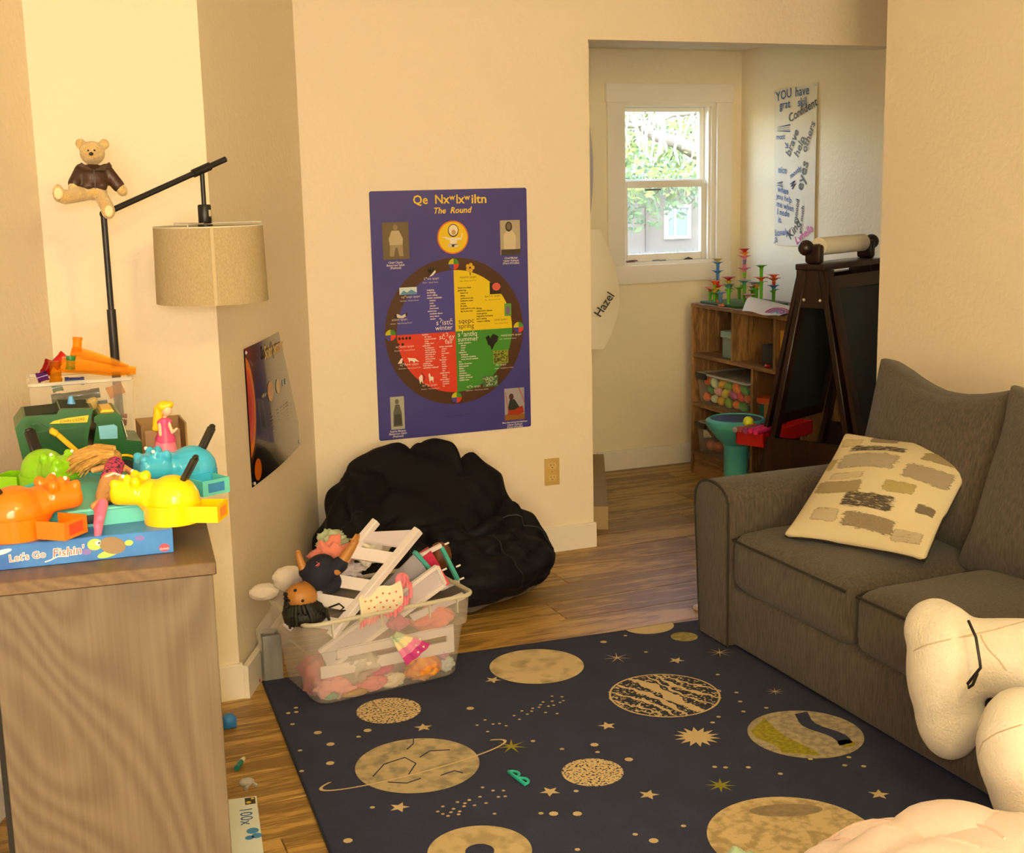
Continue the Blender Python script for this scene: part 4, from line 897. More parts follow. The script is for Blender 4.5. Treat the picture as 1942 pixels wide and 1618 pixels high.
# contents; a frame whose x runs along the bin, y to its back
WP = mat('toy_white', '#e9dfe0', .4); WP2 = mat('toy_lilac_white', '#cfc4cc', .45); TEALP = flat('#4fb4a8', .4)
tf = thing('toy_bunk_frame', 'white wooden doll bunk bed frame sticking up out of the bin', 'toy furniture', (.86, 3.42, .14))
def P3(*p): return Vector(p)
a0, a1 = P3(.795, 3.365, .225), P3(1.075, 3.405, .487)
off = P3(-.105, .085, .012); dv = (a1-a0)
O('rail', MB().bar(a0, a1, .024, .024, .002, rad(20)), WP, tf)
O('rail', MB().bar(a0+off, a1+off+dv*.02, .022, .022, .002, rad(20)), WP, tf)
for t in (.10, .28, .46, .72):
    p = a0+dv*t; nrm = dv.cross(off).normalized(); w1 = dv.normalized()
    mbx = MB(); e = .0035; wdt = .05
    vs = []
    for s_ in (0, 1):
        for u, v in ((0, 0), (1, 0), (1, 1), (0, 1)): vs.append(p + off*u + w1*(wdt*.8*(v-.5)) + nrm*(e*(s_*2-1)))
    mbx.add(vs, [[0, 1, 2, 3], [7, 6, 5, 4], [0, 4, 5, 1], [1, 5, 6, 2], [2, 6, 7, 3], [3, 7, 4, 0]]); O('slat', mbx, WP, tf, smooth=0)
mbx = MB(); q = a0+dv*.82
O('head_panel', MB().add([q+off*.05, a1+off*.05-dv*.02, a1+off*.95-dv*.1, q+off*.95, q+off*.05+P3(.004, -.004, .006), a1+off*.05-dv*.02+P3(.004, -.004, .006), a1+off*.95-dv*.1+P3(.004, -.004, .006), q+off*.95+P3(.004, -.004, .006)], [[3, 2, 1, 0], [4, 5, 6, 7], [0, 1, 5, 4], [1, 2, 6, 5], [2, 3, 7, 6], [3, 0, 4, 7]]), WP2, tf, smooth=0)
def plank_(par, name, p, q, wv, th, m):      # flat board from p to q with width vector wv
    p, q, wv = Vector(p), Vector(q), Vector(wv); n_ = (q-p).cross(wv).normalized()*th
    return O(name, MB().add([p, q, q+wv, p+wv, p+n_, q+n_, q+wv+n_, p+wv+n_], [[0, 3, 2, 1], [4, 5, 6, 7], [0, 1, 5, 4], [1, 2, 6, 5], [2, 3, 7, 6], [3, 0, 4, 7]]), m, par, smooth=0)
dk = thing('toy_desk', 'white and turquoise doll desk with red drawers leaning in the bin', 'toy furniture', (1.0, 3.46, .1))
plank_(dk, 'desk_panel', (.775, 3.405, .165), (1.150, 3.470, .345), (.022, .010, -.056), .008, WP2)
O('panel_frame', MB().bar((.768, 3.400, .172), (1.145, 3.466, .352), .012, .012, .001), WP, dk)
O('panel_frame', MB().bar((.795, 3.412, .112), (1.172, 3.478, .290), .012, .012, .001), WP, dk)
O('panel_frame', MB().bar((1.145, 3.466, .352), (1.172, 3.478, .290), .012, .012, .001), WP, dk)
plank_(dk, 'back_board', (.98, 3.49, .30), (1.10, 3.52, .385), (.055, .02, -.095), .006, mat('toy_greyblue', '#a9a6b4', .5))
O('teal_edge', MB().bar((1.094, 3.515, .390), (1.166, 3.545, .300), .014, .012, .001), TEALP, dk)
for (x, y, z, c) in ((1.148, 3.575, .335, '#c01c48'), (1.178, 3.585, .278, '#e2555a')):
    M_ = Matrix.Translation((x, y, z)) @ Matrix.Rotation(rad(-8), 4, 'Z') @ Matrix.Rotation(rad(62), 4, 'Y')
    d_ = MB(M_); d_.box(-.029, .029, -.03, .03, -.024, -.020); d_.box(-.029, -.026, -.03, .03, -.020, .03); d_.box(.026, .029, -.03, .03, -.020, .03); d_.box(-.026, .026, .026, .03, -.02, .03); d_.box(-.026, .026, -.03, -.027, -.02, .03)
    O('drawer', d_, flat(c, .4), dk, smooth=0)
O('teal_edge', MB().bar((1.196, 3.57, .378), (1.252, 3.59, .262), .013, .012, .001), TEALP, dk)
O('white_edge', MB().bar((1.128, 3.56, .362), (1.196, 3.57, .384), .012, .012, .001), WP, dk)
O('white_edge', MB().bar((1.19, 3.575, .245), (1.256, 3.592, .258), .012, .012, .001), WP, dk)
pg = MB()
for p in ((1.205, 3.565, .386), (1.258, 3.588, .262), (1.165, 3.475, .335), (1.252, 3.60, .30)): pg.cyl(p, Vector(p)+Vector((.014, 0, .004)), .003, n=8)
O('peg', pg, WP, dk)
sl2 = thing('toy_shelf_side', 'pale slotted board standing inside the clear bin', 'toy furniture', (1.0, 3.42, .06))
plank_(sl2, 'board', (.82, 3.402, .170), (1.185, 3.452, .170), (0, 0, -.028), .007, WP)
plank_(sl2, 'board', (.77, 3.398, .125), (1.185, 3.452, .122), (0, 0, -.034), .007, WP)
plank_(sl2, 'board', (1.165, 3.449, .171), (1.187, 3.452, .171), (0, 0, -.084), .009, WP)
plank_(sl2, 'board', (1.05, 3.44, .225), (1.225, 3.470, .26), (.01, 0, -.02), .007, WP2)

# doll with black hair, head down
DSK = mat('brown_doll_skin', '#b47a38', .45)
dl = thing('black_haired_doll', 'brown doll in navy shirt lying upside down on the bin', 'doll', (.77, 3.43, .27))
b = MB(); b.ell((.728, 3.415, .335), (.047, .043, .039), 18); b.ell((.736, 3.382, .338), (.012, .009, .010), 10)
capsule(b, (.748, 3.430, .352), (.765, 3.44, .368), .018, .018)
capsule(b, (.830, 3.405, .402), (.880, 3.41, .462), .0175, .0135); b.ell((.889, 3.41, .476), (.012, .010, .014), 10)
for k in range(4): capsule(b, (.885+.005*k, 3.404+.003*k, .482), (.886+.006*k, 3.402+.004*k, .497-.002*abs(k-1)), .0034, .0030, 8)
capsule(b, (.877, 3.406, .476), (.874, 3.402, .488), .0036, .003, 8)
capsule(b, (.752, 3.450, .385), (.740, 3.455, .428), .0145, .0115); b.ell((.737, 3.455, .440), (.010, .009, .012), 10)
for k in range(3): capsule(b, (.732+.005*k, 3.452, .446), (.730+.005*k, 3.45, .457), .0034, .003, 8)
blob('doll_body', b, DSK, dl, .0035, 2)
b = MB(); b.ell((.792, 3.445, .388), (.048, .046, .056), 18, Matrix.Rotation(rad(38), 3, 'Y')); capsule(b, (.815, 3.42, .395), (.842, 3.408, .415), .026, .024); capsule(b, (.765, 3.44, .385), (.75, 3.45, .393), .020, .018); b.ell((.822, 3.455, .352), (.035, .04, .035), 14)
nv = blob('navy_shirt', b, mat('navy_cloth', '#15182a', .8), dl, .005, 4)
m_ = MB(); m_.M = Matrix.Translation((.775, 3.392, .428)) @ Matrix.Rotation(rad(-35), 4, 'Y') @ Matrix.Rotation(rad(75), 4, 'X'); m_.box(-.007, .007, -.0012, .0012, 0, .001); m_.box(-.004, .005, -.0045, -.0028, 0, .001); m_.box(.002, .0035, .003, .008, 0, .001)
O('shirt_print', m_, flat('#c84a58', .6), nv, smooth=0)
BH = mat('black_hair', '#120c0a', .5, bump=.003, bscale=1, bvec=(400, 60, 60))
hb = MB(); rr = random.Random(2); hb.ell((.722, 3.412, .308), (.046, .043, .026), 16); hb.ell((.738, 3.395, .284), (.058, .040, .030), 20)
for k in range(120):
    t = rr.uniform(0, 1); sx_ = rr.uniform(-1, 1); y_ = 3.372+rr.uniform(0, .06)
    p0 = Vector((.725+sx_*.038, y_, .318+.006*(1-sx_*sx_))); p2 = Vector((.735+sx_*.060, y_-.01+rr.uniform(-.01, .01), .262+abs(sx_)*.012+rr.uniform(-.008, .012)))
    hb.tube([p0, p0.lerp(p2, .5)+Vector((sx_*.008, -.008, .004)), p2], [.006, .007, .003], 6)
for k in range(8): hb.ell((.682+.004*k*(k % 2), 3.395, .318+.006*k), (.007, .008, .006), 8)
O('doll_hair', hb, BH, dl)
for p in ((.7235, 3.3735, .3365),): O('eye', MB().ell((p[0], p[1]-.002, p[2]), (.0046, .003, .0042), 8), flat('#100c0a', .2), dl)
ss_ = MB(); ss_.tube([(.80, 3.39, .30), (.826, 3.375, .312), (.838, 3.372, .300), (.83, 3.38, .29), (.85, 3.375, .288)], .0028, 6); O('hair_strand', ss_, BH, dl)

def cloth(name, label, cat, col, c, r, seed, amp=.35, m=None, group=None, vox=None):
    mb = MB(); n = 40; c = Vector(c)
    def fn(u, v):
        a, p = u*2*PI, PI*v; d_ = Vector((math.sin(p)*math.cos(a), math.sin(p)*math.sin(a), math.cos(p)))
        k = 1+amp*noise.noise(d_*2.2+Vector((seed, 0, 0)))+amp*.5*noise.noise(d_*6+Vector((0, seed, 0)))-amp*.35*(1-abs(noise.noise(d_*3.4+Vector((0, 0, seed)))))**4
        return c+Vector((d_.x*r[0]*k, d_.y*r[1]*k, d_.z*r[2]*k))
    mb.grid(fn, n, 24, flip=True); return tag(O(name, mb, m or mat('cloth_'+col.lstrip('#'), col, .85, sheen=.2), merge=True, smooth=180), label, cat, group)
CG = 'doll clothes in the clear bin'
cloth('pink_tulle', 'puffy salmon pink doll dress behind the navy shirted doll', 'doll clothes', '#e0826e', (.845, 3.515, .405), (.062, .045, .058), 1, .45, group=CG)
cloth('mint_tulle', 'pale green tulle edge above the salmon doll dress', 'doll clothes', '#a9b492', (.855, 3.545, .447), (.045, .03, .03), 5, .4, group=CG)
cloth('white_bonnet', 'crumpled white doll garment by the doll hand', 'doll clothes', '#ece2cc', (.955, 3.505, .415), (.058, .035, .042), 3, .6, group=CG)
cloth('grey_garment', 'grey white scrap between the bunk bed slats', 'doll clothes', '#b0a6ae', (.885, 3.475, .372), (.04, .03, .026), 13, .6, group=CG)
cloth('brown_doll_head', 'round brown doll head peeking out behind the doll desk', 'doll', '#6b3a18', (1.222, 3.66, .325), (.036, .036, .042), 4, .06, m=flat('#6e3c18', .5))
ht = thing('heart_print_skirt', 'cream doll skirt with red hearts and pink ruffle', 'doll clothes', (.95, 3.37, .27), group=CG)
def skirt(u, v):
    ang = rad(-28); L_ = (u-.5)*.13; W_ = (v-.5)*.075*(1-.2*abs(u-.5))
    q = Vector((L_*math.cos(ang)*1.0 - W_*math.sin(ang)*.0, 0, 0))
    return Vector((.942+(u-.5)*.125, 3.365+.02*math.cos((u-.5)*3)-.018*math.sin(v*PI), .300+(u-.5)*.030+(v-.5)*.075+.004*math.sin(u*14)))
O('skirt', MB().sheet(skirt, 18, 10, .003), mat('heart_cloth', '#efe4c4', .85), ht, smooth=80)
hz = MB(); rr = random.Random(6)
for i in range(6):
    for k in range(3):
        p = skirt(.14+i*.145+(.07 if k % 2 else 0), .22+k*.27) + Vector((0, -.0035, 0)); M_ = Matrix.Translation(p) @ Matrix.Rotation(rr.uniform(-.6, .6), 4, 'Y') @ Matrix.Rotation(rad(90), 4, 'X')
        hz.M = M_; s_ = .0035; hz.poly([(0, -s_), (s_, s_*.3), (s_*.6, s_), (0, s_*.5), (-s_*.6, s_), (-s_, s_*.3)], 0)
O('heart_print', hz, flat('#d8604a', .8), ht, smooth=0)
PKR = mat('pink_ruffle', '#f08a98', .85)
def ruff(path, wd, fr):
    def fn(u, v):
        p = path(u); return p+Vector((0, -.004*math.sin(u*fr)-.002, 0))+Vector((.002*math.cos(u*fr*1.3), -.003*math.sin(u*fr+v*2), -wd*(v-.5)+.003*math.sin(u*fr*.7)))
    return fn
O('ruffle', MB().sheet(ruff(lambda u: skirt(u, 0)+Vector((0, 0, -.006)), .02, 60), 60, 4, .0025), PKR, ht, smooth=80)
O('ruffle', MB().sheet(ruff(lambda u: Vector((1.002+.030*math.sin(u*PI), 3.362, .285+u*.085)), .026, 34), 40, 4, .0025), PKR, ht, smooth=80)
O('ruffle', MB().ell((1.012, 3.38, .352), (.022, .016, .024), 12), PKR, ht)
def gown(name, label, cols, tip, base, wv, seed):
    root = thing(name, label, 'doll clothes', tuple(Vector(base)), group=CG); tip, base, wv = Vector(tip), Vector(base), Vector(wv)
    for k, c in enumerate(cols):
        f0, f1 = k/len(cols), (k+1)/len(cols)
        def fn(u, v, f0=f0, f1=f1):
            t = f0+(f1-f0)*v; w_ = .25+.75*t
            return base.lerp(tip, t) + wv*(u-.5)*w_ + Vector((0, -.008*math.sin(u*PI)-.003*math.sin(u*16+seed), 0))
        O('cloth_band', MB().sheet(fn, 14, 4, .003), mat('cloth_'+c.lstrip('#'), c, .8), root, smooth=80)
gown('rainbow_star_skirt', 'rainbow doll skirt with white stars seen through the bin front', ['#c8d8b0', '#ecdcae', '#e488b0', '#c83a88'], (1.060, 3.405, .115), (.985, 3.400, .190), (.075, 0, .05), 1)
st_ = MB()
for x, z in ((1.05, .15), (1.072, .142), (1.062, .166), (1.055, .128)):
    st_.M = Matrix.Translation((x, 3.39, z)) @ Matrix.Rotation(rad(90), 4, 'X'); st_.poly([((.005 if k % 2 == 0 else .002)*math.cos(PI*k/5), (.005 if k % 2 == 0 else .002)*math.sin(PI*k/5)) for k in range(10)], 0)
tag(O('star_stickers', st_, flat('#f6ecd8', .7), smooth=0), 'white stars on the magenta end of the rainbow skirt', 'star print')
cloth('magenta_bodice', 'magenta doll top above the rainbow skirt in the bin', 'doll clothes', '#c85a8a', (1.012, 3.434, .208), (.032, .02, .022), 8, .3, group=CG)
cloth('coral_cloth', 'coral pink folded cloth at the right end of the bin', 'doll clothes', '#e07a76', (1.13, 3.47, .195), (.065, .035, .038), 9, .3, group=CG)
cloth('orange_dress', 'orange tie-dye doll dress in the bin corner', 'doll clothes', '#e89a30', (1.085, 3.449, .055), (.058, .026, .036), 10, .3, m=mat('tie_dye', '#f0a838', .85, col2='#d8702a', nscale=(40, 40, 40)), group=CG)
cloth('lilac_scrunchie', 'lilac scrunchie in the right corner of the bin', 'scrunchie', '#c890b0', (1.148, 3.469, .085), (.026, .02, .02), 11, .5, group=CG)
cloth('white_sock', 'white and blue doll sock in the right bottom corner of the bin', 'doll clothes', '#c8d0d0', (1.165, 3.476, .045), (.028, .02, .024), 12, .4, group=CG)
cloth('clear_bag', 'cloudy plastic bag bunched in the middle of the bin', 'plastic bag', '#d8ccba', (.875, 3.429, .105), (.075, .022, .055), 15, .45, m=clear('bag_film', '#e8e0d0', .4, .3))
cloth('pink_fleece', 'pale pink fleece at the left bottom of the bin', 'doll clothes', '#e8a0a0', (.815, 3.429, .052), (.055, .026, .034), 16, .4, group=CG)
cloth('rose_cloth', 'rose pink cloth along the bottom middle of the bin', 'doll clothes', '#e08088', (.920, 3.439, .040), (.062, .026, .024), 17, .45, group=CG)
cloth('magenta_strip', 'magenta strip of cloth low in the middle of the bin', 'doll clothes', '#c84a80', (.945, 3.439, .075), (.05, .018, .014), 18, .4, group=CG)
cloth('cream_sock', 'cream doll sock at the bottom of the bin', 'doll clothes', '#e6d8be', (.985, 3.444, .036), (.042, .022, .022), 19, .35, group=CG)
cloth('rainbow_scrap', 'green and blue scrap in the bin front corner', 'doll clothes', '#7fa890', (.800, 3.422, .030), (.025, .014, .014), 20, .3, group=CG)
cloth('gold_shoe', 'gold shiny doll shoe at the bottom front of the bin', 'doll shoe', '#b08a40', (.868, 3.418, .026), (.04, .014, .011), 21, .15, m=mat('gold_vinyl', '#b8924a', .3, metal=.4))
cloth('dusty_rose_pile', 'dusty rose clothes filling the left end of the bin', 'doll clothes', '#c87a78', (.79, 3.50, .07), (.06, .07, .06), 22, .3, group=CG)
cloth('mixed_clothes', 'heap of pale clothes filling the back of the bin', 'doll clothes', '#c8a898', (.97, 3.54, .085), (.17, .065, .07), 23, .35, m=mat('mixed_cloth', '#d8b0a0', .85, col2='#a88890', nscale=(14, 14, 14)), group=CG)
cloth('white_plush', 'white plush arm hanging over the wall side of the toy bin', 'plush toy', '#eadccc', (.664, 3.615, .300), (.045, .03, .024), 30, .12, m=mat('plush_white', '#ecdccb', .95, bump=.002, bscale=200, sheen=.4))
cloth('white_plush', 'white plush lump tucked behind the upside down doll', 'plush toy', '#eadccc', (.735, 3.60, .335), (.048, .035, .038), 31, .15, m=mat('plush_white', '#ecdccb', .95))
# clear lid and a grey box in the corner behind the bin
ld = MB(); ld.sheet(lambda u, v: (.648+.135*u, 3.700+.02*u-.04*v, .158+.150*u-.06*v), 4, 4, .004)
tag(O('plastic_sheet', ld, PLAS, smooth=0), 'clear plastic sheet leaning behind the toy bin by the slanting wall', 'plastic sheet')
gb = MB(); gb.box(.658, .715, 3.655, 3.72, .0, .150, .003); tag(O('grey_carton', gb, mat('grey_card', '#77756e', .4, col2='#8c8a82', nscale=(20, 20, 6))), 'narrow grey carton between the toy bin and the slanting wall', 'box')
bdm = MB(); bdm.ell((.640, 3.676, .009), .009, 12); tag(O('red_bead', bdm, flat('#c81810', .3)), 'tiny red bead at the corner of the rug', 'bead')

# ------------------------------------------------------------------ plush and pink pouf at the right
PLW = mat('plush_cream', '#ddd2c0', .95, col2='#d6c8b2', nscale=(9, 9, 9), bump=.003, bscale=150, sheen=.4)
pl = thing('cream_plush', 'large cream plush toy with big feet lying on the sofa edge', 'plush toy', (2.05, 1.95, .35))
b = MB(); R1 = Matrix.Rotation(rad(-28), 3, 'Z')
b.ell((1.885, 2.150, .375), (.085, .115, .150), 22, R1); b.ell((1.89, 2.14, .285), (.075, .100, .115), 20, R1); b.ell((1.885, 2.185, .45), (.072, .085, .075), 18, R1)
capsule(b, (1.93, 2.08, .42), (2.13, 1.80, .46), .085, .10, 18)
b.ell((1.80, 1.830, .335), (.085, .115, .125), 20, R1); b.ell((1.81, 1.815, .26), (.078, .10, .10), 18, R1); capsule(b, (1.85, 1.78, .33), (2.05, 1.62, .44), .08, .11, 16); b.ell((2.22, 1.66, .50), (.16, .17, .14), 18)
plo = blob('plush_body', b, PLW, pl, .012, 5)
bpy.context.view_layer.update(); ple = plo.evaluated_get(bpy.context.evaluated_depsgraph_get()); PI_ = WM[pl].inverted()
for path in (((2.165, .425), (2.127, .451), (2.086, .473), (2.039, .497), (2.0, .524)), ((2.051, .486), (2.024, .467), (1.996, .448), (1.975, .424)), ((1.896, .405), (1.877, .387), (1.9, .351), (1.907, .317), (1.901, .291)), ((1.767, .426), (1.815, .39), (1.849, .358), (1.864, .324), (1.861, .28))):
    hit = []
    for (ya, za), (yb, zb_) in zip(path, path[1:]):
        for k in range(4):
            y_, z_ = ya+(yb-ya)*k/4, za+(zb_-za)*k/4
            ok, loc, nor, _ = ple.ray_cast(PI_ @ Vector((1.4, y_, z_)), Vector((1, 0, 0)))
            if ok: hit.append(WM[pl] @ (loc - nor*.0012))
    if len(hit) > 3: O('seam', MB().tube(hit, .0024, 6), mat('plush_seam', '#b8a488', .95), pl)
sk = MB(); sk.tube([(1.838, 2.035, .530), (1.826, 1.998, .508), (1.815, 1.972, .468), (1.818, 1.972, .452), (1.813, 1.985, .430), (1.808, 1.996, .410), (1.806, 1.990, .404), (1.807, 1.980, .414), (1.812, 1.974, .440)], .0032, 8)
O('cord_loop', sk, flat('#181412', .5), pl)
SMM = mat('plush_seam', '#cfb692', .95)
pk = thing('pink_pouf', 'soft peach pink pouf chair at the bottom right', 'pouf', (1.47, 1.48, .0125))
PINK = mat('pouf_pink', '#e8cfc4', .85, col2='#e4c6ba', nscale=(8, 8, 8), bump=.0015, bscale=300, sheen=.3)
def pouf(u, v):
    a, p = u*2*PI, v*PI; d_ = Vector((math.sin(p)*math.cos(a), math.sin(p)*math.sin(a), math.cos(p)))
    k = 1+.07*noise.noise(d_*2.3+Vector((4, 1, 0)))-.10*(1-abs(noise.noise(d_*2.0+Vector((1, 7, 2)))))**6-.03*(1-abs(noise.noise(d_*4.2)))**5
    z = .185+d_.z*.175*k
    return Vector((1.47+d_.x*.47*k, 1.480+d_.y*.395*k, max(.0135, z)))
O('pouf_cover', MB().grid(pouf, 90, 50, flip=True), PINK, pk, merge=True, smooth=180)
for k_, (th0, th1) in enumerate(((.20, .34), (.30, .30))):
    sm_ = MB(); sm_.tube([pouf(th0+(th1-th0)*i/16, .06+.5*i/16)+Vector((0, 0, .001)) for i in range(17)], .003, 6); O('seam', sm_, mat('pouf_seam', '#d9bcae', .9), pk)
O('folded_lobe', MB().ell((1.50, 1.66, .290), (.12, .12, .055), 24), PINK, pk)
cloth('mint_cloth', 'crumpled mint green cloth at the bottom edge beside the pink pouf', 'cloth', '#a9c4a4', (1.285, 2.015, .078), (.062, .055, .062), 44, .25)

# ------------------------------------------------------------------ things on the floor
gl = thing('toy_glasses', 'tiny turquoise toy eyeglasses lying on the rug', 'toy glasses', (1.103, 2.739, .0135), rad(-82))
GM = Matrix.Translation((1.095, 2.739, .0135)) @ Matrix.Rotation(rad(-82), 4, 'Z')
TQ = flat('#28b8a0', .35)
q = MB(GM); q.box(-.042, .042, -.006, .0, .0, .010, .003); O('bridge_bar', q, TQ, gl)
for s_ in (-1, 1):
    q = MB(GM); q.tube([(s_*.022+.018*math.cos(a), -.002+.017*math.sin(a), .005) for a in (rad(k*18) for k in range(11))], .0035, 8); O('lens_rim', q, TQ, gl)
pz = thing('puzzle_box', 'white hundred piece puzzle box on the floor by the dresser', 'puzzle box', (.430, 2.7285, 0), rad(-8))
PZ = Matrix.Translation((.430, 2.7285, 0)) @ Matrix.Rotation(rad(-8), 4, 'Z')
O('box', MB(PZ).box(-.05, .03, -.30, .13, 0, .048, .001, 1), mat('puzzle_white', '#dfe6e0', .4), pz)
q = MB(PZ @ Matrix.Translation((0, 0, .0486))); q.text('100x', .042, -.012, .075, .0002, 'LEFT', rad(-90)); O('lettering', q, flat('#2a5aa0', .5), pz, smooth=0)
q = MB(PZ @ Matrix.Translation((0, 0, .0484))); q.poly([(.002, .09), (.026, .09), (.026, .124), (.002, .124)]); O('printed_badge', q, flat('#2e2a24', .5), pz, smooth=0)
q = MB(PZ @ Matrix.Translation((0, 0, .0486))); q.disc(.010, .100, .006, 0, 12); q.disc(.02, .117, .004, 0, 10); O('badge_mark', q, flat('#e0c020', .5), pz, smooth=0)
q = MB(PZ @ Matrix.Translation((0, 0, .0486))); q.disc(.012, -.04, .014, 0, 10); q.disc(.02, -.065, .012, 0, 10); q.disc(.004, -.07, .01, 0, 10); O('printed_flakes', q, flat('#3f8fd0', .5), pz, smooth=0)
pe = thing('green_marker', 'teal marker pen with a cream cap on the floor by the dresser', 'marker', (.487, 3.128, 0))
O('barrel', MB().cyl((.474, 3.105, .008), (.492, 3.14, .008), .007, n=12), flat('#1f7a70', .4), pe); O('cap', MB().cyl((.492, 3.14, .008), (.502, 3.158, .008), .0075, .005, n=12), flat('#e0d4b8', .4), pe)
cf = MB(); cf.ell((.505, 3.385, .022), (.022, .02, .02), 12); cf.box(.487, .525, 3.372, 3.40, 0, .022, .006); tag(blob('blue_toy_block', cf, flat('#2f7ac8', .4), None, .003, 2), 'rounded blue toy piece on the floor beside the white baseboard', 'toy')
cb_ = MB(); cb_.ell((.482, 3.01, .012), (.02, .016, .012), 10); cb_.tube([(.475, 2.985, .006), (.492, 3.005, .012), (.505, 2.99, .006)], .005, 8); tag(O('clear_trinket', cb_, clear('trinket_plastic', '#d0ccc0', .5, .1)), 'small clear plastic trinket behind the puzzle box', 'trinket')
wb_ = MB(Matrix.Translation((2.20, 3.64, 0)) @ Matrix.Rotation(rad(8), 4, 'Z')); wb_.box(-.05, .22, -.07, .07, .0, .018, .006); tag(O('white_board', wb_, flat('#e8ddd2', .4)), 'white flat board half hidden beside the sofa arm', 'board')

# ------------------------------------------------------------------ wall outlet
ot = thing('wall_outlet', 'almond duplex outlet plate low on the poster wall', 'outlet', (2.001, 4.567, .326))
AL = mat('almond', '#c9a860', .4)
O('plate', MB().box(1.969, 2.033, 4.5615, 4.567, .273, .381, .002), AL, ot)
for zc in (.352, .304):
    q = MB(Matrix(((1, 0, 0, 2.001), (0, 0, -1, 4.5615), (0, 1, 0, zc), (0, 0, 0, 1)))); n = 24
    q.prism([(.0165*math.cos(2*PI*k/n), max(-.0125, min(.0125, .0165*math.sin(2*PI*k/n)))) for k in range(n)], 0, .0015); s_ = O('socket_face', q, mat('almond_light', '#d6b874', .35), ot, smooth=0)
    q = MB(Matrix(((1, 0, 0, 2.001), (0, 0, -1, 4.5615), (0, 1, 0, zc), (0, 0, 0, 1)))); q.box(-.0075, -.0055, -.001, .0075, .0013, .0018); q.box(.0055, .0075, 0, .0065, .0013, .0018); q.disc(0, -.0065, .0025, .0018, 10); O('slots', q, flat('#2a2018', .6), s_, smooth=0)
O('screw', MB(Matrix(((1, 0, 0, 2.001), (0, 0, -1, 4.5615), (0, 1, 0, .328), (0, 0, 0, 1)))).disc(0, 0, .003, .0006, 12), flat('#a88a50', .3), ot, smooth=0)

# ------------------------------------------------------------------ The Round poster
PX, PZ0 = 1.3005, 1.4355
PO = Matrix(((1, 0, 0, PX), (0, 0, -1, 4.5625), (0, -1, 0, PZ0), (0, 0, 0, 1))) @ Matrix.Scale(1, 4)
# local x right; helper flips v (down) into y
def PM(layer): return Matrix(((1, 0, 0, PX), (0, 0, -1, 4.5630-.0004*layer), (0, 1, 0, PZ0), (0, 0, 0, 1)))
po = thing('seasons_poster', 'purple poster with a four-colour seasons wheel on the back wall', 'poster', (PX+.307, 4.567, PZ0-.917))
def rrect(x0, x1, y0, y1, r, n=5):
    pts = []
    for cx2, cy2, a in ((x1-r, y1-r, 0), (x0+r, y1-r, 90), (x0+r, y0+r, 180), (x1-r, y0+r, 270)):
        pts += [(cx2+r*math.cos(rad(a+90*k/n)), cy2+r*math.sin(rad(a+90*k/n))) for k in range(n+1)]
    return pts
PUR = mat('poster_purple', '#46408c', .35, col2='#3c3888', nscale=(3, 3, 3))
O('poster_board', MB(PM(0)).prism(rrect(0, .614, -.917, 0, .008), -.0035, 0), PUR, po, smooth=0)
def pp(name, layer, fn, col, rough=.4):
    mb = MB(PM(layer)); fn(mb); return O(name, mb, flat(col, rough), po, smooth=0)
RC = (.313, -.526); RO, RI = .276, .230
pp('printed_ring', 1, lambda m: m.ring(*RC, RI-.004, RO, 0, 72), '#4a2a14')
def quad(m, a0): m.add([(RC[0], RC[1], 0)]+[(RC[0]+RI*math.cos(rad(a0+90*k/24)), RC[1]+RI*math.sin(rad(a0+90*k/24)), 0) for k in range(25)], [[0]+list(range(1, 26))])
for a0, c in ((90, '#453f98'), (0, '#e6c808'), (180, '#d83a20'), (270, '#3f8a2a')): pp('printed_quarter', 2, lambda m, a0=a0: quad(m, a0), c)
for wx, wy in ((.314, -.274), (.059, -.524), (.570, -.526), (.310, -.777)):
    for a0, c in ((90, '#c8c020'), (0, '#3f8a2a'), (180, '#453f98'), (270, '#d83a20')):
        pp('printed_wheel', 3, lambda m, a0=a0, wx=wx, wy=wy: m.add([(wx, wy, 0)]+[(wx+.0205*math.cos(rad(a0+90*k/8)), wy+.0205*math.sin(rad(a0+90*k/8)), 0) for k in range(9)], [[0]+list(range(1, 10))]), c)
GOLD = '#ecc832'
def title(m):
    m.text('Qe  Nx', .046, .163, -.050, 0, 'LEFT', bold=.0007, sx=.98); m.text('w', .030, .305, -.038, 0, 'LEFT', bold=.0006); m.text('lx', .046, .330, -.051, 0, 'LEFT', bold=.0007); m.text('w', .030, .364, -.039, 0, 'LEFT', bold=.0006); m.text('iltn', .046, .390, -.052, 0, 'LEFT', bold=.0007, sx=1.08)
    m.text('The  Round', .031, .314, -.086, 0, shear=.25, bold=.0006)
pp('title_lettering', 1, title, GOLD)
pp('emblem_ring', 1, lambda m: m.disc(.314, -.175, .0615, 0, 40), '#d8702a'); pp('emblem_disc', 2, lambda m: m.disc(.314, -.175, .0565, 0, 40), '#e8c410')
def figure(m):
    m.poly([(.300, -.176), (.330, -.176), (.328, -.195), (.333, -.203), (.296, -.203), (.302, -.195)]); m.poly([(.300, -.176), (.286, -.172), (.284, -.180), (.300, -.186)]); m.poly([(.330, -.176), (.344, -.178), (.350, -.160), (.354, -.162), (.348, -.186), (.330, -.186)])
    m.poly([(.270, -.173), (.286, -.172), (.285, -.177), (.272, -.175)]); m.disc(.306, -.206, .014, 0, 14, .006); m.disc(.323, -.206, .014, 0, 14, .006)
def feathers(m): m.disc(.316, -.150, .021, 0, 22, .024)
pp('emblem_figure', 3, feathers, '#3a2c18'); pp('emblem_figure', 4, lambda m: (m.disc(.316, -.149, .018, 0, 20, .020), figure(m)), '#ece0c8'); pp('emblem_face', 5, lambda m: m.disc(.317, -.157, .0085, 0, 14, .010), '#c89468')
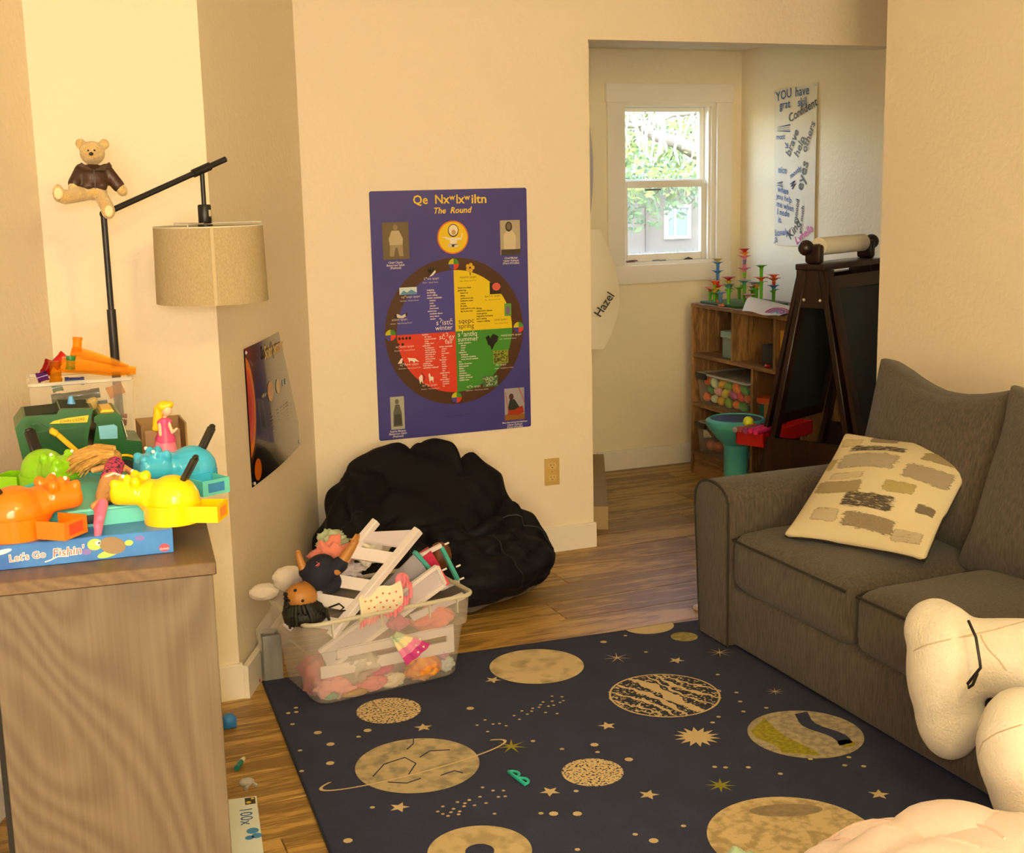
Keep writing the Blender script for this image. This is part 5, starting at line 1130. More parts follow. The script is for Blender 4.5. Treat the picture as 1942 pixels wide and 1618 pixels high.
# the four photographs, each a print with a plain figure
def photo(x0, y0, x1, y1, back, parts):
    pp('photo_print', 1, lambda m: m.poly([(x0, -y1), (x1, -y1), (x1, -y0), (x0, -y0)]), back)
    for k, (fn, c) in enumerate(parts): pp('photo_figure', 2+k, fn, c)
photo(.043, .113, .143, .247, '#6a5a3c', [(lambda m: m.poly([(.066, -.172), (.078, -.143), (.106, -.143), (.120, -.172), (.118, -.200), (.070, -.200)]), '#b8a888'), (lambda m: (m.poly([(.070, -.195), (.118, -.195), (.120, -.236), (.104, -.236), (.098, -.205), (.090, -.205), (.084, -.236), (.068, -.236)])), '#9a8a6c'), (lambda m: m.disc(.092, -.131, .0085, 0, 14, .011), '#8a7a5c')])
photo(.503, .119, .584, .249, '#b0a288', [(lambda m: m.poly([(.506, -.249), (.506, -.228), (.584, -.228), (.584, -.249)]), '#3c3226'), (lambda m: m.poly([(.518, -.228), (.516, -.175), (.530, -.157), (.552, -.157), (.566, -.178), (.564, -.228)]), '#cfc2a4'), (lambda m: m.disc(.538, -.143, .014, 0, 16, .019), '#2c241c'), (lambda m: m.disc(.538, -.142, .009, 0, 14, .013), '#6c5c4a')])
photo(.047, .755, .101, .879, '#a8a898', [(lambda m: m.poly([(.056, -.868), (.058, -.815), (.066, -.785), (.082, -.785), (.090, -.815), (.092, -.868)]), '#5c5c52'), (lambda m: m.poly([(.060, -.862), (.062, -.822), (.088, -.822), (.089, -.862)]), '#3c3c36'), (lambda m: m.disc(.073, -.774, .008, 0, 14, .010), '#6a665a')])
photo(.505, .760, .588, .885, '#9c98a0', [(lambda m: m.poly([(.505, -.885), (.505, -.862), (.588, -.862), (.588, -.885)]), '#8a5a24'), (lambda m: m.poly([(.515, -.862), (.520, -.845), (.580, -.832), (.586, -.858), (.560, -.866)]), '#a03018'), (lambda m: m.poly([(.516, -.845), (.526, -.805), (.546, -.803), (.566, -.835), (.545, -.845)]), '#2a3428'), (lambda m: m.disc(.533, -.793, .010, 0, 14, .013), '#4a2a1c'), (lambda m: (m.poly([(.508, -.775), (.511, -.775), (.522, -.86), (.519, -.86)]), m.poly([(.563, -.76), (.567, -.76), (.588, -.815), (.588, -.825)])), '#b05a30')])
def caps(m):
    for x, y, L_ in ((.089, .262, ('Chief Charlo', 'Bitterroot Salish', '(Flathead)')), (.545, .264, ('Chief Michel', 'Upper Kalispel', "(Pend d'Oreille)")), (.073, .889, ('Sophie Moiese', 'Bitterroot Salish', '(Flathead)')), (.546, .896, ('Mary Beaverhead-Smallsalmon', 'Upper Kalispel', "(Pend d'Oreille)"))):
        for k, t in enumerate(L_): m.text(t, .0105 if len(t) < 20 else .0085, x, -(y+k*.0098), 0, bold=.0002)
pp('caption_lettering', 1, caps, '#d8d0d4')
def seas(m):
    m.text('s\u02c0ist\u010d', .029, .304, -.498, 0, 'RIGHT'); m.text('winter', .026, .302, -.517, 0, 'RIGHT')
    m.text('s\u010d\u02c0ey', .027, .309, -.552, 0, 'RIGHT'); m.text('fall', .025, .298, -.570, 0, 'RIGHT'); m.text('s\u02c0ant\u0142q', .028, .321, -.547, 0, 'LEFT'); m.text('summer', .025, .321, -.565, 0, 'LEFT')
pp('season_lettering', 4, seas, '#efe6e4')
pp('season_lettering', 4, lambda m: (m.text('sqepc', .028, .325, -.497, 0, 'LEFT'), m.text('spring', .026, .325, -.516, 0, 'LEFT')), '#40341a')
def lines(m, x, y, items, s=.0085, dy=.0098):
    for k, t in enumerate(items):
        ind = len(t)-len(t.lstrip()); m.text(t.strip(), s if not ind else s*.92, x+ind*.0045, -(y+k*dy), 0, 'LEFT', bold=.00025)
def wl_(m):
    lines(m, .205, .368, ('trapping', 'ice fishing', 'story telling', 'winter essentials-', '  clothing', '  tools', '  utensils', '  food bowls', 'ceremony-', '  medicine dance', '  jump dance', '  naming'))
    lines(m, .181, .533, ('hunting-', '  big game', '  hoofed animals', '  birds', '  buffalo hunt', 'gathering-', '  huckleberry', '  service berry', '  wild raspberry', '  mountain tea', '  elder berry', '  choke cherry', '  rose hips', 'medicine', 'hide tanning', 'migration reduced'), .008, .0083)
    lines(m, .246, .582, ('winter essentials', '  clothes', '  tools', '  moccasins', '  hat', '  wood', 'footwear', '  hides', '  bows', '  leather', '  moss', '  gifts', 'celebrations', '  dances', '  games', 'story telling', '  migration', '  meetings', '  ice'), .0078, .0083)
    lines(m, .323, .574, ('social gathering-', '  dances', '  games', '  races', 'gathering-', '  of berries', '  of fruit & vegetables', '  roots, food & medicine', 'fire', 'drying & storing', 'hide tanning', 'fishing', 'hunting', 'migration', 'basket making', 'making of goods', 'buffalo hunt'), .008, .0088)
pp('list_lettering', 4, wl_, '#e8dcd8')
pp('list_lettering', 4, lambda m: (lines(m, .327, .366, ('bitterroot feast', 'gathering-', '  bitterroot', '  camas', '  cottonwood sap', '  sunflower seeds', '  onions', '  fir pulse', '  inner bark & roots', '  tea & pine nuts')), lines(m, .399, .447, ('fishing', 'celebration dances', 'social games', 'migration increases', 'tool making', 'weapon making'))), '#3a3014')
MON = ((.190, .325, 'spq\u0313ni\u0294', 'March - Geese Month'), (.100, .388, 'spq\u0313ni\u0294', 'February - Coldest Month'), (.060, .470, 'spq\u0313ni\u0294', 'January - Hand Shaking Month'), (.071, .571, 'spq\u0313ni\u0294', 'December - Trapping Month'), (.084, .639, 'spq\u0313ni\u0294', 'November - Storytelling Month'), (.169, .723, 'spq\u0313ni\u0294', 'October - Hunting Month'), (.491, .554, 'spq\u0313ni\u0294', 'July - Celebration Month'), (.466, .666, 'spq\u0313ni\u0294', 'August - Huckleberry Month'), (.347, .742, 'spq\u0313ni\u0294', 'September - Chokecherry Month'))
for (x, y, _, s_), p_ in zip(MON, ('k\u02b7sus', 'cq\u02b7osqn', 'sciicni', 'es\u02b7acmi', 'sq\u02b7llumt', 'scl\u02b7ip', 'esyapqeyni', 'sta', 'lx\u02b7lo')):
    pp('month_lettering', 4, lambda m: (m.text(p_+' spqni', .0125, x+.005, -y-.002, 0, 'LEFT'), m.text(s_, .0068, x, -y-.0145, 0, 'LEFT')), '#e0d4cc')
for x, y, a, s_ in ((.335, .328, 'seyamn', 'April - Buttercup Month'), (.433, .404, 'spe\u019bm', 'May - Bitterroot Month'), (.471, .495, 'sxeli', 'June - Camas Month')):
    pp('month_lettering', 4, lambda m: (m.text(a+' spqni', .0125, x, -y, 0, 'LEFT'), m.text(s_, .0068, x, -y-.0125, 0, 'LEFT')), '#6a5a20')
pp('imprint_lettering', 1, lambda m: m.text('\u00a92007 npustin@gmail.com', .0095, .312, -.849, 0), '#241f3c')
rp = lambda x0, y0, x1, y1: (lambda m: m.poly([(x0, -y1), (x1, -y1), (x1, -y0), (x0, -y0)]))
pp('printed_picture', 4, rp(.099, .351, .166, .378), '#d0dce0'); pp('printed_picture', 5, lambda m: m.poly([(.099, -.378), (.115, -.362), (.128, -.370), (.145, -.360), (.166, -.372), (.166, -.378)]), '#5a90b8')
pp('printed_picture', 4, rp(.455, .349, .501, .394), '#2c1a18'); pp('printed_picture', 5, lambda m: m.disc(.482, -.366, .017, 0, 16, .015), '#d05a4a')
pp('printed_picture', 4, rp(.513, .432, .541, .480), '#5a9a40'); pp('printed_picture', 5, lambda m: m.disc(.527, -.458, .008, 0, 12, .016), '#7a5a90')
pp('printed_picture', 4, rp(.462, .609, .524, .660), '#8a9030'); pp('printed_picture', 4, rp(.417, .704, .479, .747), '#4a6a40')
rr = random.Random(12)
pp('printed_leaves', 5, lambda m: [m.disc(.466+rr.random()*.054, -.612-rr.random()*.044, .004, 0, 6, .002, rr.random()*3) for _ in range(60)], '#3a4a18'); pp('printed_leaves', 5, lambda m: [m.disc(.421+rr.random()*.054, -.708-rr.random()*.036, .005, 0, 6, .002, rr.random()*3) for _ in range(40)], '#a8b890')
pp('printed_bird', 5, lambda m: m.poly([(.206, -.285), (.216, -.300), (.222, -.279), (.226, -.298), (.232, -.284), (.240, -.290), (.242, -.300), (.228, -.312), (.214, -.318), (.224, -.304)]), '#18140f')
pp('printed_bird', 6, lambda m: m.poly([(.240, -.292), (.242, -.300), (.230, -.312), (.216, -.317), (.226, -.306)]), '#e8e0d0')
pp('printed_flower', 5, lambda m: [m.disc(.378+.011*math.cos(a), -.290+.011*math.sin(a), .0075, 0, 10) for a in (rad(k*72) for k in range(5))], '#d8a828'); pp('printed_stem', 4, lambda m: (m.poly([(.375, -.295), (.379, -.295), (.381, -.318), (.377, -.318)])), '#5a6a20')
pp('printed_dancer', 5, lambda m: m.poly([(.433, -.556), (.446, -.548), (.452, -.560), (.462, -.545), (.474, -.548), (.486, -.556), (.480, -.575), (.470, -.584), (.462, -.600), (.455, -.606), (.452, -.590), (.442, -.584), (.438, -.570)]), '#14120c')
pp('printed_animals', 5, lambda m: (m.poly([(.120, -.612), (.135, -.614), (.150, -.616), (.166, -.630), (.150, -.626), (.146, -.634), (.140, -.626), (.130, -.624), (.127, -.632), (.124, -.620)]), m.poly([(.082, -.632), (.096, -.612), (.102, -.614), (.098, -.632)]), m.poly([(.200, -.680), (.206, -.676), (.208, -.688), (.220, -.692), (.218, -.715), (.214, -.704), (.207, -.704), (.206, -.716), (.202, -.700)]), m.poly([(.162, -.690), (.170, -.680), (.176, -.682), (.178, -.716), (.172, -.702), (.166, -.716)])), '#ece4dc')
pp('printed_tracks', 5, lambda m: [m.disc(.092+.0135*k, -.539, .005, 0, 8, .006) for k in range(4)]+[m.disc(.087+.017*k, -.561, .0055, 0, 8, .005) for k in range(2)]+[m.poly([(.173, -.672), (.1755, -.672), (.187, -.69), (.178, -.708), (.176, -.706), (.184, -.69)])], '#1a140f')
pp('printed_hands', 5, lambda m: (m.poly([(.075, -.452), (.088, -.447), (.104, -.455), (.122, -.446), (.126, -.455), (.108, -.464), (.090, -.462)])), '#d8ccb8'); pp('printed_cuffs', 6, lambda m: (m.poly([(.075, -.452), (.084, -.447), (.086, -.460), (.076, -.462)]), m.poly([(.118, -.446), (.127, -.444), (.126, -.458), (.119, -.456)])), '#18140f')

# ------------------------------------------------------------------ solar system poster on the slanting wall
so = thing('solar_system_poster', 'glossy black solar system poster on the slanting wall', 'poster', (PC.x+DW.x*.55, PC.y+DW.y*.55, .57))
def SM(layer): return Matrix(((DW.x, 0, NW.x, PC.x+NW.x*(.006+.0006*layer)), (DW.y, 0, NW.y, PC.y+NW.y*(.006+.0006*layer)), (0, 1, 0, 0), (0, 0, 0, 1)))
def bow(u, v):                # the sheet bows off the wall in its middle
    return (.235+.62*u, .572+.42*v+.006*(u-.5), .010*math.sin(PI*u)*(1-.3*v)+.012*u*(1-v))
GLB = mat('poster_gloss', '#0b0908', .16, coat=.3)
O('sheet', MB(SM(0)).sheet(bow, 24, 16, .0012), GLB, so, smooth=80)
def sdisc(u0, v0, ru, rv, k=1, clip=None):
    mb = MB(SM(k)); n = 36; pts = []
    for i in range(n):
        a = 2*PI*i/n; u, v = u0+ru*math.cos(a), v0+rv*math.sin(a); u = max(.003, min(.997, u)); v = max(.003, min(.997, v)); p = bow(u, v); pts.append((p[0], p[1], p[2]+.0012))
    c = bow(max(.003, u0), v0); mb.add([(c[0], c[1], c[2]+.0012)]+pts, [[0, 1+i, 1+(i+1) % n] for i in range(n)]); return mb
for k, (ru, rv, c) in enumerate(((.17, .42, '#5a1a0a'), (.15, .37, '#d87a18'), (.12, .30, '#d8501a'), (.08, .2, '#c03a14'))): O('printed_sun', sdisc(-.03, .58, ru, rv, 1+k), flat(c, .2), so, smooth=0)
O('printed_planet', sdisc(.40, .60, .055, .075), flat('#c08a50', .2), so, smooth=0); O('printed_planet', sdisc(.555, .60, .04, .055), flat('#b89a68', .2), so, smooth=0)
for u, v, r, c in ((.675, .595, .018, '#6a9a98'), (.735, .595, .018, '#6a90a8'), (.245, .6, .008, '#a8a090'), (.27, .6, .012, '#c0a070'), (.30, .6, .012, '#6a90a8'), (.325, .6, .009, '#b06a40')): O('printed_planet', sdisc(u, v, r, r*1.4), flat(c, .2), so, smooth=0)
O('printed_planet', sdisc(.10, .10, .055, .08), flat('#d86a18', .2), so, smooth=0)
q = MB(SM(2)); q.text('Solar System', .058, .555, .932, .012, bold=.0016, sx=.85); O('lettering', q, flat('#c8a040', .3), so, smooth=0)
q = MB(SM(2))
for u in (.40, .52, .6, .68, .74): q.text('lorem', .0001, 0, 0, -.1) if 0 else [q.box(.235+.62*u-.012, .235+.62*u+.012, .75-.011*k, .753-.011*k, .012, .0125) for k in range(6)]
O('small_print', q, flat('#6a6258', .3), so, smooth=0)
for u, v in ((.02, .97), (.98, .985), (.03, .02), (.985, .03)):
    p = bow(u, v); O('pin', MB(SM(1)).ell((p[0], p[1], p[2]+.002), (.006, .006, .004), 8), flat('#c8c4bc', .2), so)

# ------------------------------------------------------------------ handwritten banner in the alcove
bn = thing('handwritten_banner', 'tall white paper banner with childrens handwriting pinned in the alcove', 'banner', (3.62, 5.30, 1.13))
def BMx(layer): return Matrix(((0, 0, -1, 3.612-.0006*layer), (-1, 0, 0, 5.488), (0, 1, 0, 1.876), (0, 0, 0, 1)))   # u to the right, v up
def curl(u, v): return (.008+.352*u+.016*(1-v)*(1-u)*1.2, -.748+.740*v+.008*u*v, .002*math.sin(PI*u)*(1-.2*v)+.002*u*(1-v)*math.sin(v*PI))
O('paper', MB(BMx(0)).sheet(curl, 12, 20, .0008), mat('paper_white', '#e6dcc6', .7), bn, smooth=80)
BLU, BLK, MAG = '#3a5a94', '#2a251e', '#c8408a'
W_ = {BLU: [], BLK: [], MAG: []}
for col, t, s_, x, y, r in ((BLU, 'YOU', .062, .032, .062, 6), (BLU, 'have', .062, .190, .050, 2), (BLU, 'grat', .055, .062, .100, 2), (BLU, 'skil', .055, .212, .097, 2), (BLK, 'Confident', .058, .145, .168, 17), (BLU, 'most', .036, .037, .242, 0), (BLU, '\u2198', .05, .105, .285, 0),
    (BLK, 'brave', .062, .152, .330, 58), (BLK, 'help', .062, .222, .335, 58), (BLK, 'others', .058, .284, .315, 62), (BLU, 'nice', .045, .056, .400, -4), (BLU, 'mostly', .036, .165, .430, 25), (BLK, 'eyes', .080, .262, .492, 72),
    (BLU, 'when', .042, .054, .490, -10), (BLU, 'you help', .038, .045, .522, -10), (BLU, 'me when', .040, .046, .560, -10), (BLU, 'I nede', .042, .052, .600, -6), (BLU, 'it.', .042, .063, .640, 0), (BLU, 'Lovely', .045, .036, .705, 4), (BLU, 'a', .05, .037, .735, 0),
    (BLK, 'Kind', .062, .168, .722, 40), (BLK, 'gooood', .038, .218, .645, 80), (BLK, 'and much', .034, .262, .690, 82), (MAG, 'Lynella', .055, .222, .742, 28)): W_[col].append((t, s_, x, y, r))
for c, L_ in W_.items():
    for t, s_, x, y, r in L_:
        q = MB(BMx(8)); q.text(t, s_, x, -y, 0, 'LEFT', rad(r), bold=.0008); O('handwriting', q, flat(c, .6), bn, smooth=0)
for pts in ([(.045 if k % 2 else .150, -.178-.005*k, 0) for k in range(7)], [(.048 if k % 2 else .095, -.445-.005*k, 0) for k in range(5)], [(.165, -.455, 0), (.20, -.44, 0), (.17, -.468, 0), (.205, -.455, 0), (.18, -.478, 0)]):
    O('scribble', MB(BMx(8)).tube(pts, .003, 5), flat(BLU, .6), bn, smooth=0)
for u, v in ((.02, .985), (.97, .99), (.02, .015), (.97, .02)):
    p = curl(u, v); O('pin', MB(BMx(1)).ell((p[0], p[1], p[2]+.003), .005, 8), flat('#e8e8e4', .15), bn)

# paper with a name, curling off the slanting wall
hz = thing('name_paper', 'white curled paper with a handwritten name on the slanting alcove wall', 'paper', (2.56, 5.36, .75))
HC = AC - DW*.66 + NW*.003
def hpt(u, v):               # u from the wall outwards, v up; the sheet stands off the wall in a curl
    wd = .02+.105*math.sin(PI*(.08+.86*v))**.9*(1.1-.2*v)
    q_ = HC + NW*(wd*u) - DW*(.05*u*u*math.sin(PI*v))
    return Vector((q_.x, q_.y, .715+.53*v))
O('sheet', MB().sheet(hpt, 12, 18, .0012), mat('paper_white', '#e6dcc6', .7), hz, smooth=80)
hp = HC + NW*.038 - DW*.065
q = MB(Matrix(((NW.x, 0, -DW.x, hp.x), (NW.y, 0, -DW.y, hp.y), (0, 1, 0, .862), (0, 0, 0, 1)))); q.text('Hazel', .052, 0, 0, 0, 'LEFT', rad(56), bold=.0008)
O('handwriting', q, flat('#221d18', .6), hz, smooth=0)
sv = MB(); sv.sheet(lambda u, v: (HC.x-.015+NW.x*(.004+.022*math.sin(PI*v)*u)+DW.x*(u-.5)*.14, HC.y+NW.y*(.004+.022*math.sin(PI*v)*u)+DW.y*(u-.5)*.14, 1.25+.52*v), 6, 14, .006)
tag(O('tan_hanging', sv, mat('tan_cloth', '#a98a5c', .8)), 'tan strip hanging on the slanting alcove wall above the name paper', 'wall hanging')

# ------------------------------------------------------------------ cube shelf in the alcove
cs = thing('cube_shelf', 'oak cube shelf along the alcove wall', 'shelf', (3.4, 5.0, 0))
SHW = wood('shelf_oak', '#a87c4a', '#7a5630', 1, wscale=5, dist=5, rough=.5, stretch=.14); SHV = wood('shelf_oak_upright', '#a87c4a', '#7a5630', 2, wscale=5, dist=5, rough=.5, stretch=.14)
X0, X1, YA, YB = 3.2, 3.6, 5.555, 4.600; th = .018
for z in (.838, .592, .346, .100): O('shelf_board', MB().box(X0, X1, YB+th, YA-th, z, z+th, .001, 1) if z < .8 else MB().box(X0-.002, X1, YB, YA, z, z+th, .001, 1), SHW, cs)
for y in (YB, YA-th): O('upright', MB().box(X0, X1, y, y+th, 0, .838, .001, 1), SHV, cs)
for y in (5.178, 4.828): O('divider', MB().box(X0+.001, X1, y-th/2, y+th/2, .61, .838), SHV, cs, smooth=0)
for z in (.364, .118): O('divider', MB().box(X0+.001, X1, 5.005-th/2, 5.005+th/2, z, z+.228), SHV, cs, smooth=0)
O('back_panel', MB().box(X1-.005, X1, YB+th, YA-th, .118, .838), mat('shelf_back', '#3c2a16', .8), cs, smooth=0)
O('kick_board', MB().box(X0+.01, X0+.028, YB+th, YA-th, 0, .1), SHW, cs, smooth=0)
# contents
gb_ = MB(); gb_.at((3.30, 5.262, .611)); gb_.box(-.075, .075, -.045, .045, 0, .11, .006); sgb = thing('grey_green_tub', 'grey green lidded tub in the upper left cubby', 'tub', (3.30, 5.262, .611)); O('tub', gb_, flat('#7a9084', .5), sgb)
q = MB().at((3.30, 5.262, .721)); q.box(-.082, .082, -.052, .052, -.012, .02, .005); O('lid', q, flat('#8fa498', .5), sgb)
q = MB().at((3.32, 4.90, .611)); q.box(-.09, .09, -.06, .07, 0, .10, .003); tag(O('black_box', q, flat('#15171a', .5)), 'black box in the middle upper cubby', 'box')
q = MB(); q.ell((3.30, 4.92, .732), (.03, .04, .02), 12); tag(O('yellow_ball', q, flat('#b8a020', .5)), 'dull yellow lump on top of the black box', 'toy')
q = MB(); q.ell((3.215, 4.90, .6195), (.014, .024, .009), 10); tag(O('red_button', q, flat('#b01c10', .4)), 'small red toy at the front of the middle cubby', 'toy')
q = MB(); q.at((3.27, 4.735, .611)); q.box(-.055, .11, -.062, .07, 0, .18, .003); q.box(-.03, .11, -.03, .06, .18, .205, .002); tag(O('yellow_file', q, flat('#d0a030', .5)), 'yellow file box in the right upper cubby', 'file box')
def toybin(name, label, zb, seed, cols, ht):
    t = thing(name, label, 'storage bin', (3.36, 5.28, zb)); openbin(t, 3.205, 3.53, 5.055, 5.505, zb+.001, zb+ht, .012, .006, clear('shelf_bin', '#d8d0c0', .16, .1), RIMP)
    lid = MB().box(3.2, 3.535, 5.05, 5.51, zb+ht, zb+ht+.006, .002); O('lid', lid, clear('shelf_lid', '#d8d4c8', .3, .1), t)
    for y in (5.45,): O('latch', MB().box(3.192, 3.206, y-.04, y+.052, zb+ht-.025, zb+ht+.004, .002), flat('#15120e', .5), t)
    r_ = random.Random(seed)
    return t, r_
VEG = 'toy food in the clear bins'
zb = .3645; t_, r_ = toybin('toy_food_bin', 'clear latched bin full of bright toy food on the middle shelf', zb, 3, None, .15)
k = 0
cols = ['#e8601a', '#8cb830', '#e8a8a0', '#d83a20', '#e8b020', '#3f9a3a', '#c84a80', '#c8d8b0', '#f07818', '#d8c840']
names = {'#e8601a': 'orange', '#8cb830': 'lime green', '#e8a8a0': 'pale pink', '#d83a20': 'red', '#e8b020': 'yellow', '#3f9a3a': 'green', '#c84a80': 'magenta', '#c8d8b0': 'pale green', '#f07818': 'bright orange', '#d8c840': 'lemon yellow'}
for row_ in range(3):
    for c_ in range(6):
        col = cols[(k*7+row_*3) % 10]; y = 5.465-c_*.066-(.02 if row_ % 2 else 0); z = zb+.03+row_*.040; x = 3.243+.012*(row_ % 2)+r_.uniform(-.004, .006)
        q = MB(); R3 = Matrix.Rotation(r_.uniform(-.8, .8), 3, 'X'); q.ell((x, y, z), (.021, .030+r_.uniform(-.006, .006), .0195), 12, R3)
        if k % 3 == 0: q.ell((x, y+.012, z+.014), (.010, .010, .010), 8)
        tag(O('toy_food', q, flat(col, .35)), '%s toy food piece in the middle shelf bin, row %s' % (names[col], ('at the bottom', 'in the middle', 'on top')[row_]), 'toy food', VEG); k += 1
q = MB().box(3.29, 3.50, 5.08, 5.49, zb+.014, zb+.12, .02); tag(O('toy_food_heap', q, mat('food_heap', '#c86a30', .6, col2='#6a8a30', nscale=(30, 30, 30), ndet=1, lo=.48, hi=.52)), 'jumble of toy food filling the back of the middle shelf bin', 'toy food', VEG)
zb = .1185; t_, r_ = toybin('lower_clear_bin', 'clear latched bin of toys on the bottom shelf', zb, 4, None, .15)
for kk, (y, z, c, r3) in enumerate(((5.44, .155, '#c86a50', .03), (5.37, .16, '#b05028', .034), (5.29, .155, '#7a2a18', .034), (5.21, .165, '#c8b8a0', .03), (5.13, .16, '#4a9a8a', .03))):
    q = MB(); q.ell((3.25, y, z), (.026, r3, .026), 12); tag(O('toy_ball', q, flat(c, .45)), ['salmon', 'rust orange', 'dark red', 'beige', 'teal'][kk]+' round toy in the bottom shelf bin', 'toy')
q = MB(); q.sheet(lambda u, v: (3.222+.004*math.sin(u*5), 5.47-.09*u, .19+.05*v*(1-u)+.02*u), 6, 4, .001); tag(O('paper_scrap', q, flat('#d8cfc0', .7)), 'white paper corner in the bottom shelf bin', 'paper')
def bucket(name, label, c1, c2, x, y, z):
    t = thing(name, label, 'bucket', (x, y, z)); O('pail', MB().at((x, y, z)).lathe([(0, 0), (.028, 0), (.042, .10), (.039, .10), (.026, .004), (0, .004)], 20), flat(c1, .5), t); O('band', MB().at((x, y, z)).lathe([(.040, .078), (.046, .080), (.046, .104), (.041, .104)], 20), flat(c2, .5), t)
bucket('sand_bucket', 'teal pail with an orange rim beside the toy food bin', '#1f6a68', '#d8581c', 3.235, 5.03+.0, .3645) if 0 else None
bucket('sand_bucket', 'teal pail with an orange rim on the right part of the middle shelf', '#1f6a68', '#d8581c', 3.245, 4.945, .3645)
wt = thing('wooden_tray', 'open wooden tray of books on the right part of the middle shelf', 'tray', (3.33, 4.75, .3645))
q = MB(); q.box(3.19, 3.46, 4.63, 4.885, .3645, .372); q.box(3.19, 3.20, 4.63, 4.885, .372, .45); q.box(3.45, 3.46, 4.63, 4.885, .372, .45); q.box(3.2, 3.45, 4.875, 4.885, .372, .45); q.box(3.2, 3.45, 4.63, 4.64, .372, .45); O('tray_box', q, mat('tray_wood', '#a8782e', .6), wt, smooth=0)
for kk, c in enumerate(('#c89a30', '#8a5a20', '#b8862a', '#6a4a22')): tag(O('picture_book', MB().box(3.23+kk*.045, 3.265+kk*.045, 4.65, 4.86, .3725, .475+.01*(kk % 2), .001), flat(c, .6)), ['mustard', 'brown', 'amber', 'dark brown'][kk]+' book standing in the wooden tray', 'book', 'books in the wooden tray')

# flower building toy on the shelf
fg = thing('flower_garden_toy', 'colourful plastic flower garden building toy on the cube shelf', 'building toy', (3.34, 5.33, .856))
FGREEN = flat('#5fae1c', .4)
O('base_plate', MB().box(3.225, 3.50, 5.165, 5.515, .8565, .868, .003), flat('#2f5a1c', .5), fg)
def stem(x, y, z0, z1, r=.008, c='#5fae1c'): O('stem', MB().tube([(x, y, z0), (x, y, z0+(z1-z0)*.9), (x, y, z1)], [r*.8, r, r*1.15], 10), flat(c, .4), fg)
def bloom(x, y, z, c, r=.028, h=.022, up=1):
    q = MB().at((x, y, z)); n = 30; vs = []
    prof = [(.008, 0), (.009, .008), (r*.7, h*.9), (r, h)]
    for (pr_, pz_) in prof:
        for k in range(n):
            a = 2*PI*k/n; rr_ = pr_*(1+.22*math.cos(a*5)*(1 if pr_ > .012 else 0)); vs.append((rr_*math.cos(a), rr_*math.sin(a), pz_))
    m_ = len(prof); q.add(vs, [[a*n+k, a*n+(k+1) % n, (a+1)*n+(k+1) % n, (a+1)*n+k] for a in range(m_-1) for k in range(n)]+[list(range(n))[::-1]]); q.add([v for v in [(x_, y_, z_-.0015) for x_, y_, z_ in vs[-n:]]], [list(range(n))])
    O('bloom', q, flat(c, .4), fg)
def leaf(x, y, z, a, L_=.03): O('leaf', MB(Matrix.Translation((x, y, z)) @ Matrix.Rotation(a, 4, 'Z')).sheet(lambda u, v: (u*L_, (v-.5)*.018*math.sin(PI*(.1+.85*u)), .012*math.sin(u*2.2)), 6, 4, .002), FGREEN, fg, smooth=80)
zf = .868
tower = [(3.30, 5.475, [('s', '#5fae1c', .055), ('b', '#e8521c', .030), ('s', '#c8281c', .024), ('s', '#4a80b4', .03), ('b', '#4a80b4', .02), ('s', '#4a80b4', .028), ('b', '#4a80b4', .018), ('b', '#d8b858', .02)]),
         (3.35, 5.315, [('s', '#5fae1c', .085), ('b', '#4a9a90', .03), ('s', '#e88a9a', .014), ('s', '#7ab824', .03), ('b', '#e87a98', .03), ('s', '#e87a98', .02), ('s', '#7a78b0', .022), ('b', '#e88aa0', .030), ('b', '#f09a18', .026), ('b', '#c8281c', .02)]),
         (3.27, 5.495, [('s', '#5fae1c', .045), ('b', '#c8281c', .028)]), (3.255, 5.430, [('s', '#5fae1c', .045), ('b', '#e8b020', .032), ('s', '#7ab824', .02), ('b', '#e8601a', .028)]),
         (3.33, 5.42, [('s', '#5fae1c', .055), ('b', '#b81c1c', .026)]), (3.25, 5.365, [('s', '#4a80b4', .030), ('b', '#6a90b8', .028)]), (3.27, 5.325, [('s', '#5fae1c', .09), ('b', '#d8c030', .018), ('b', '#b81c1c', .034)]),
         (3.245, 5.285, [('s', '#6ac01c', .075), ('b', '#5aa898', .026)]), (3.38, 5.255, [('s', '#5fae1c', .07), ('b', '#e0a020', .034)]), (3.38, 5.215, [('s', '#6ac01c', .105), ('b', '#f0701c', .034), ('s', '#6ac01c', .04), ('b', '#5fae1c', .02)]),
         (3.30, 5.20, [('s', '#5fae1c', .03), ('b', '#e8a0a0', .030)]), (3.44, 5.20, [('s', '#5fae1c', .065), ('b', '#5a90c0', .022), ('s', '#d84a1c', .018), ('b', '#f0701c', .034), ('b', '#f0701c', .022)]), (3.40, 5.30, [('s', '#5fae1c', .075), ('b', '#6a8ab0', .022)]),
         (3.45, 5.40, [('s', '#5fae1c', .05), ('b', '#e8a0a0', .026)]), (3.42, 5.47, [('s', '#5fae1c', .04), ('b', '#7ab824', .024)])]
for x, y, seq in tower:
    z = zf
    for kk, (t, c, h_) in enumerate(seq):
        if t == 's': stem(x, y, z, z+h_, .0085, c); z += h_
        else: bloom(x, y, z, c, .026 if h_ < .03 else .032, min(.02, h_)); z += min(.02, h_)*.8
        if kk == 0 and h_ > .04: leaf(x, y, z-.012, rad(200+40*(kk+int(x*100) % 5))); leaf(x, y, z-.02, rad(20+int(y*100) % 90))
q = MB(); q.cyl((3.24, 5.37, .874), (3.26, 5.42, .874), .006, n=8); O('fallen_bloom', q, flat('#c8201c', .4), fg)
q = MB(); q.cyl((3.212, 5.29, .862), (3.212, 5.32, .862), .004, n=8); q.ell((3.212, 5.283, .8645), .0075, 8); tag(O('orange_peg', q, flat('#f06a1c', .4)), 'little orange peg lying before the flower garden toy', 'toy piece')
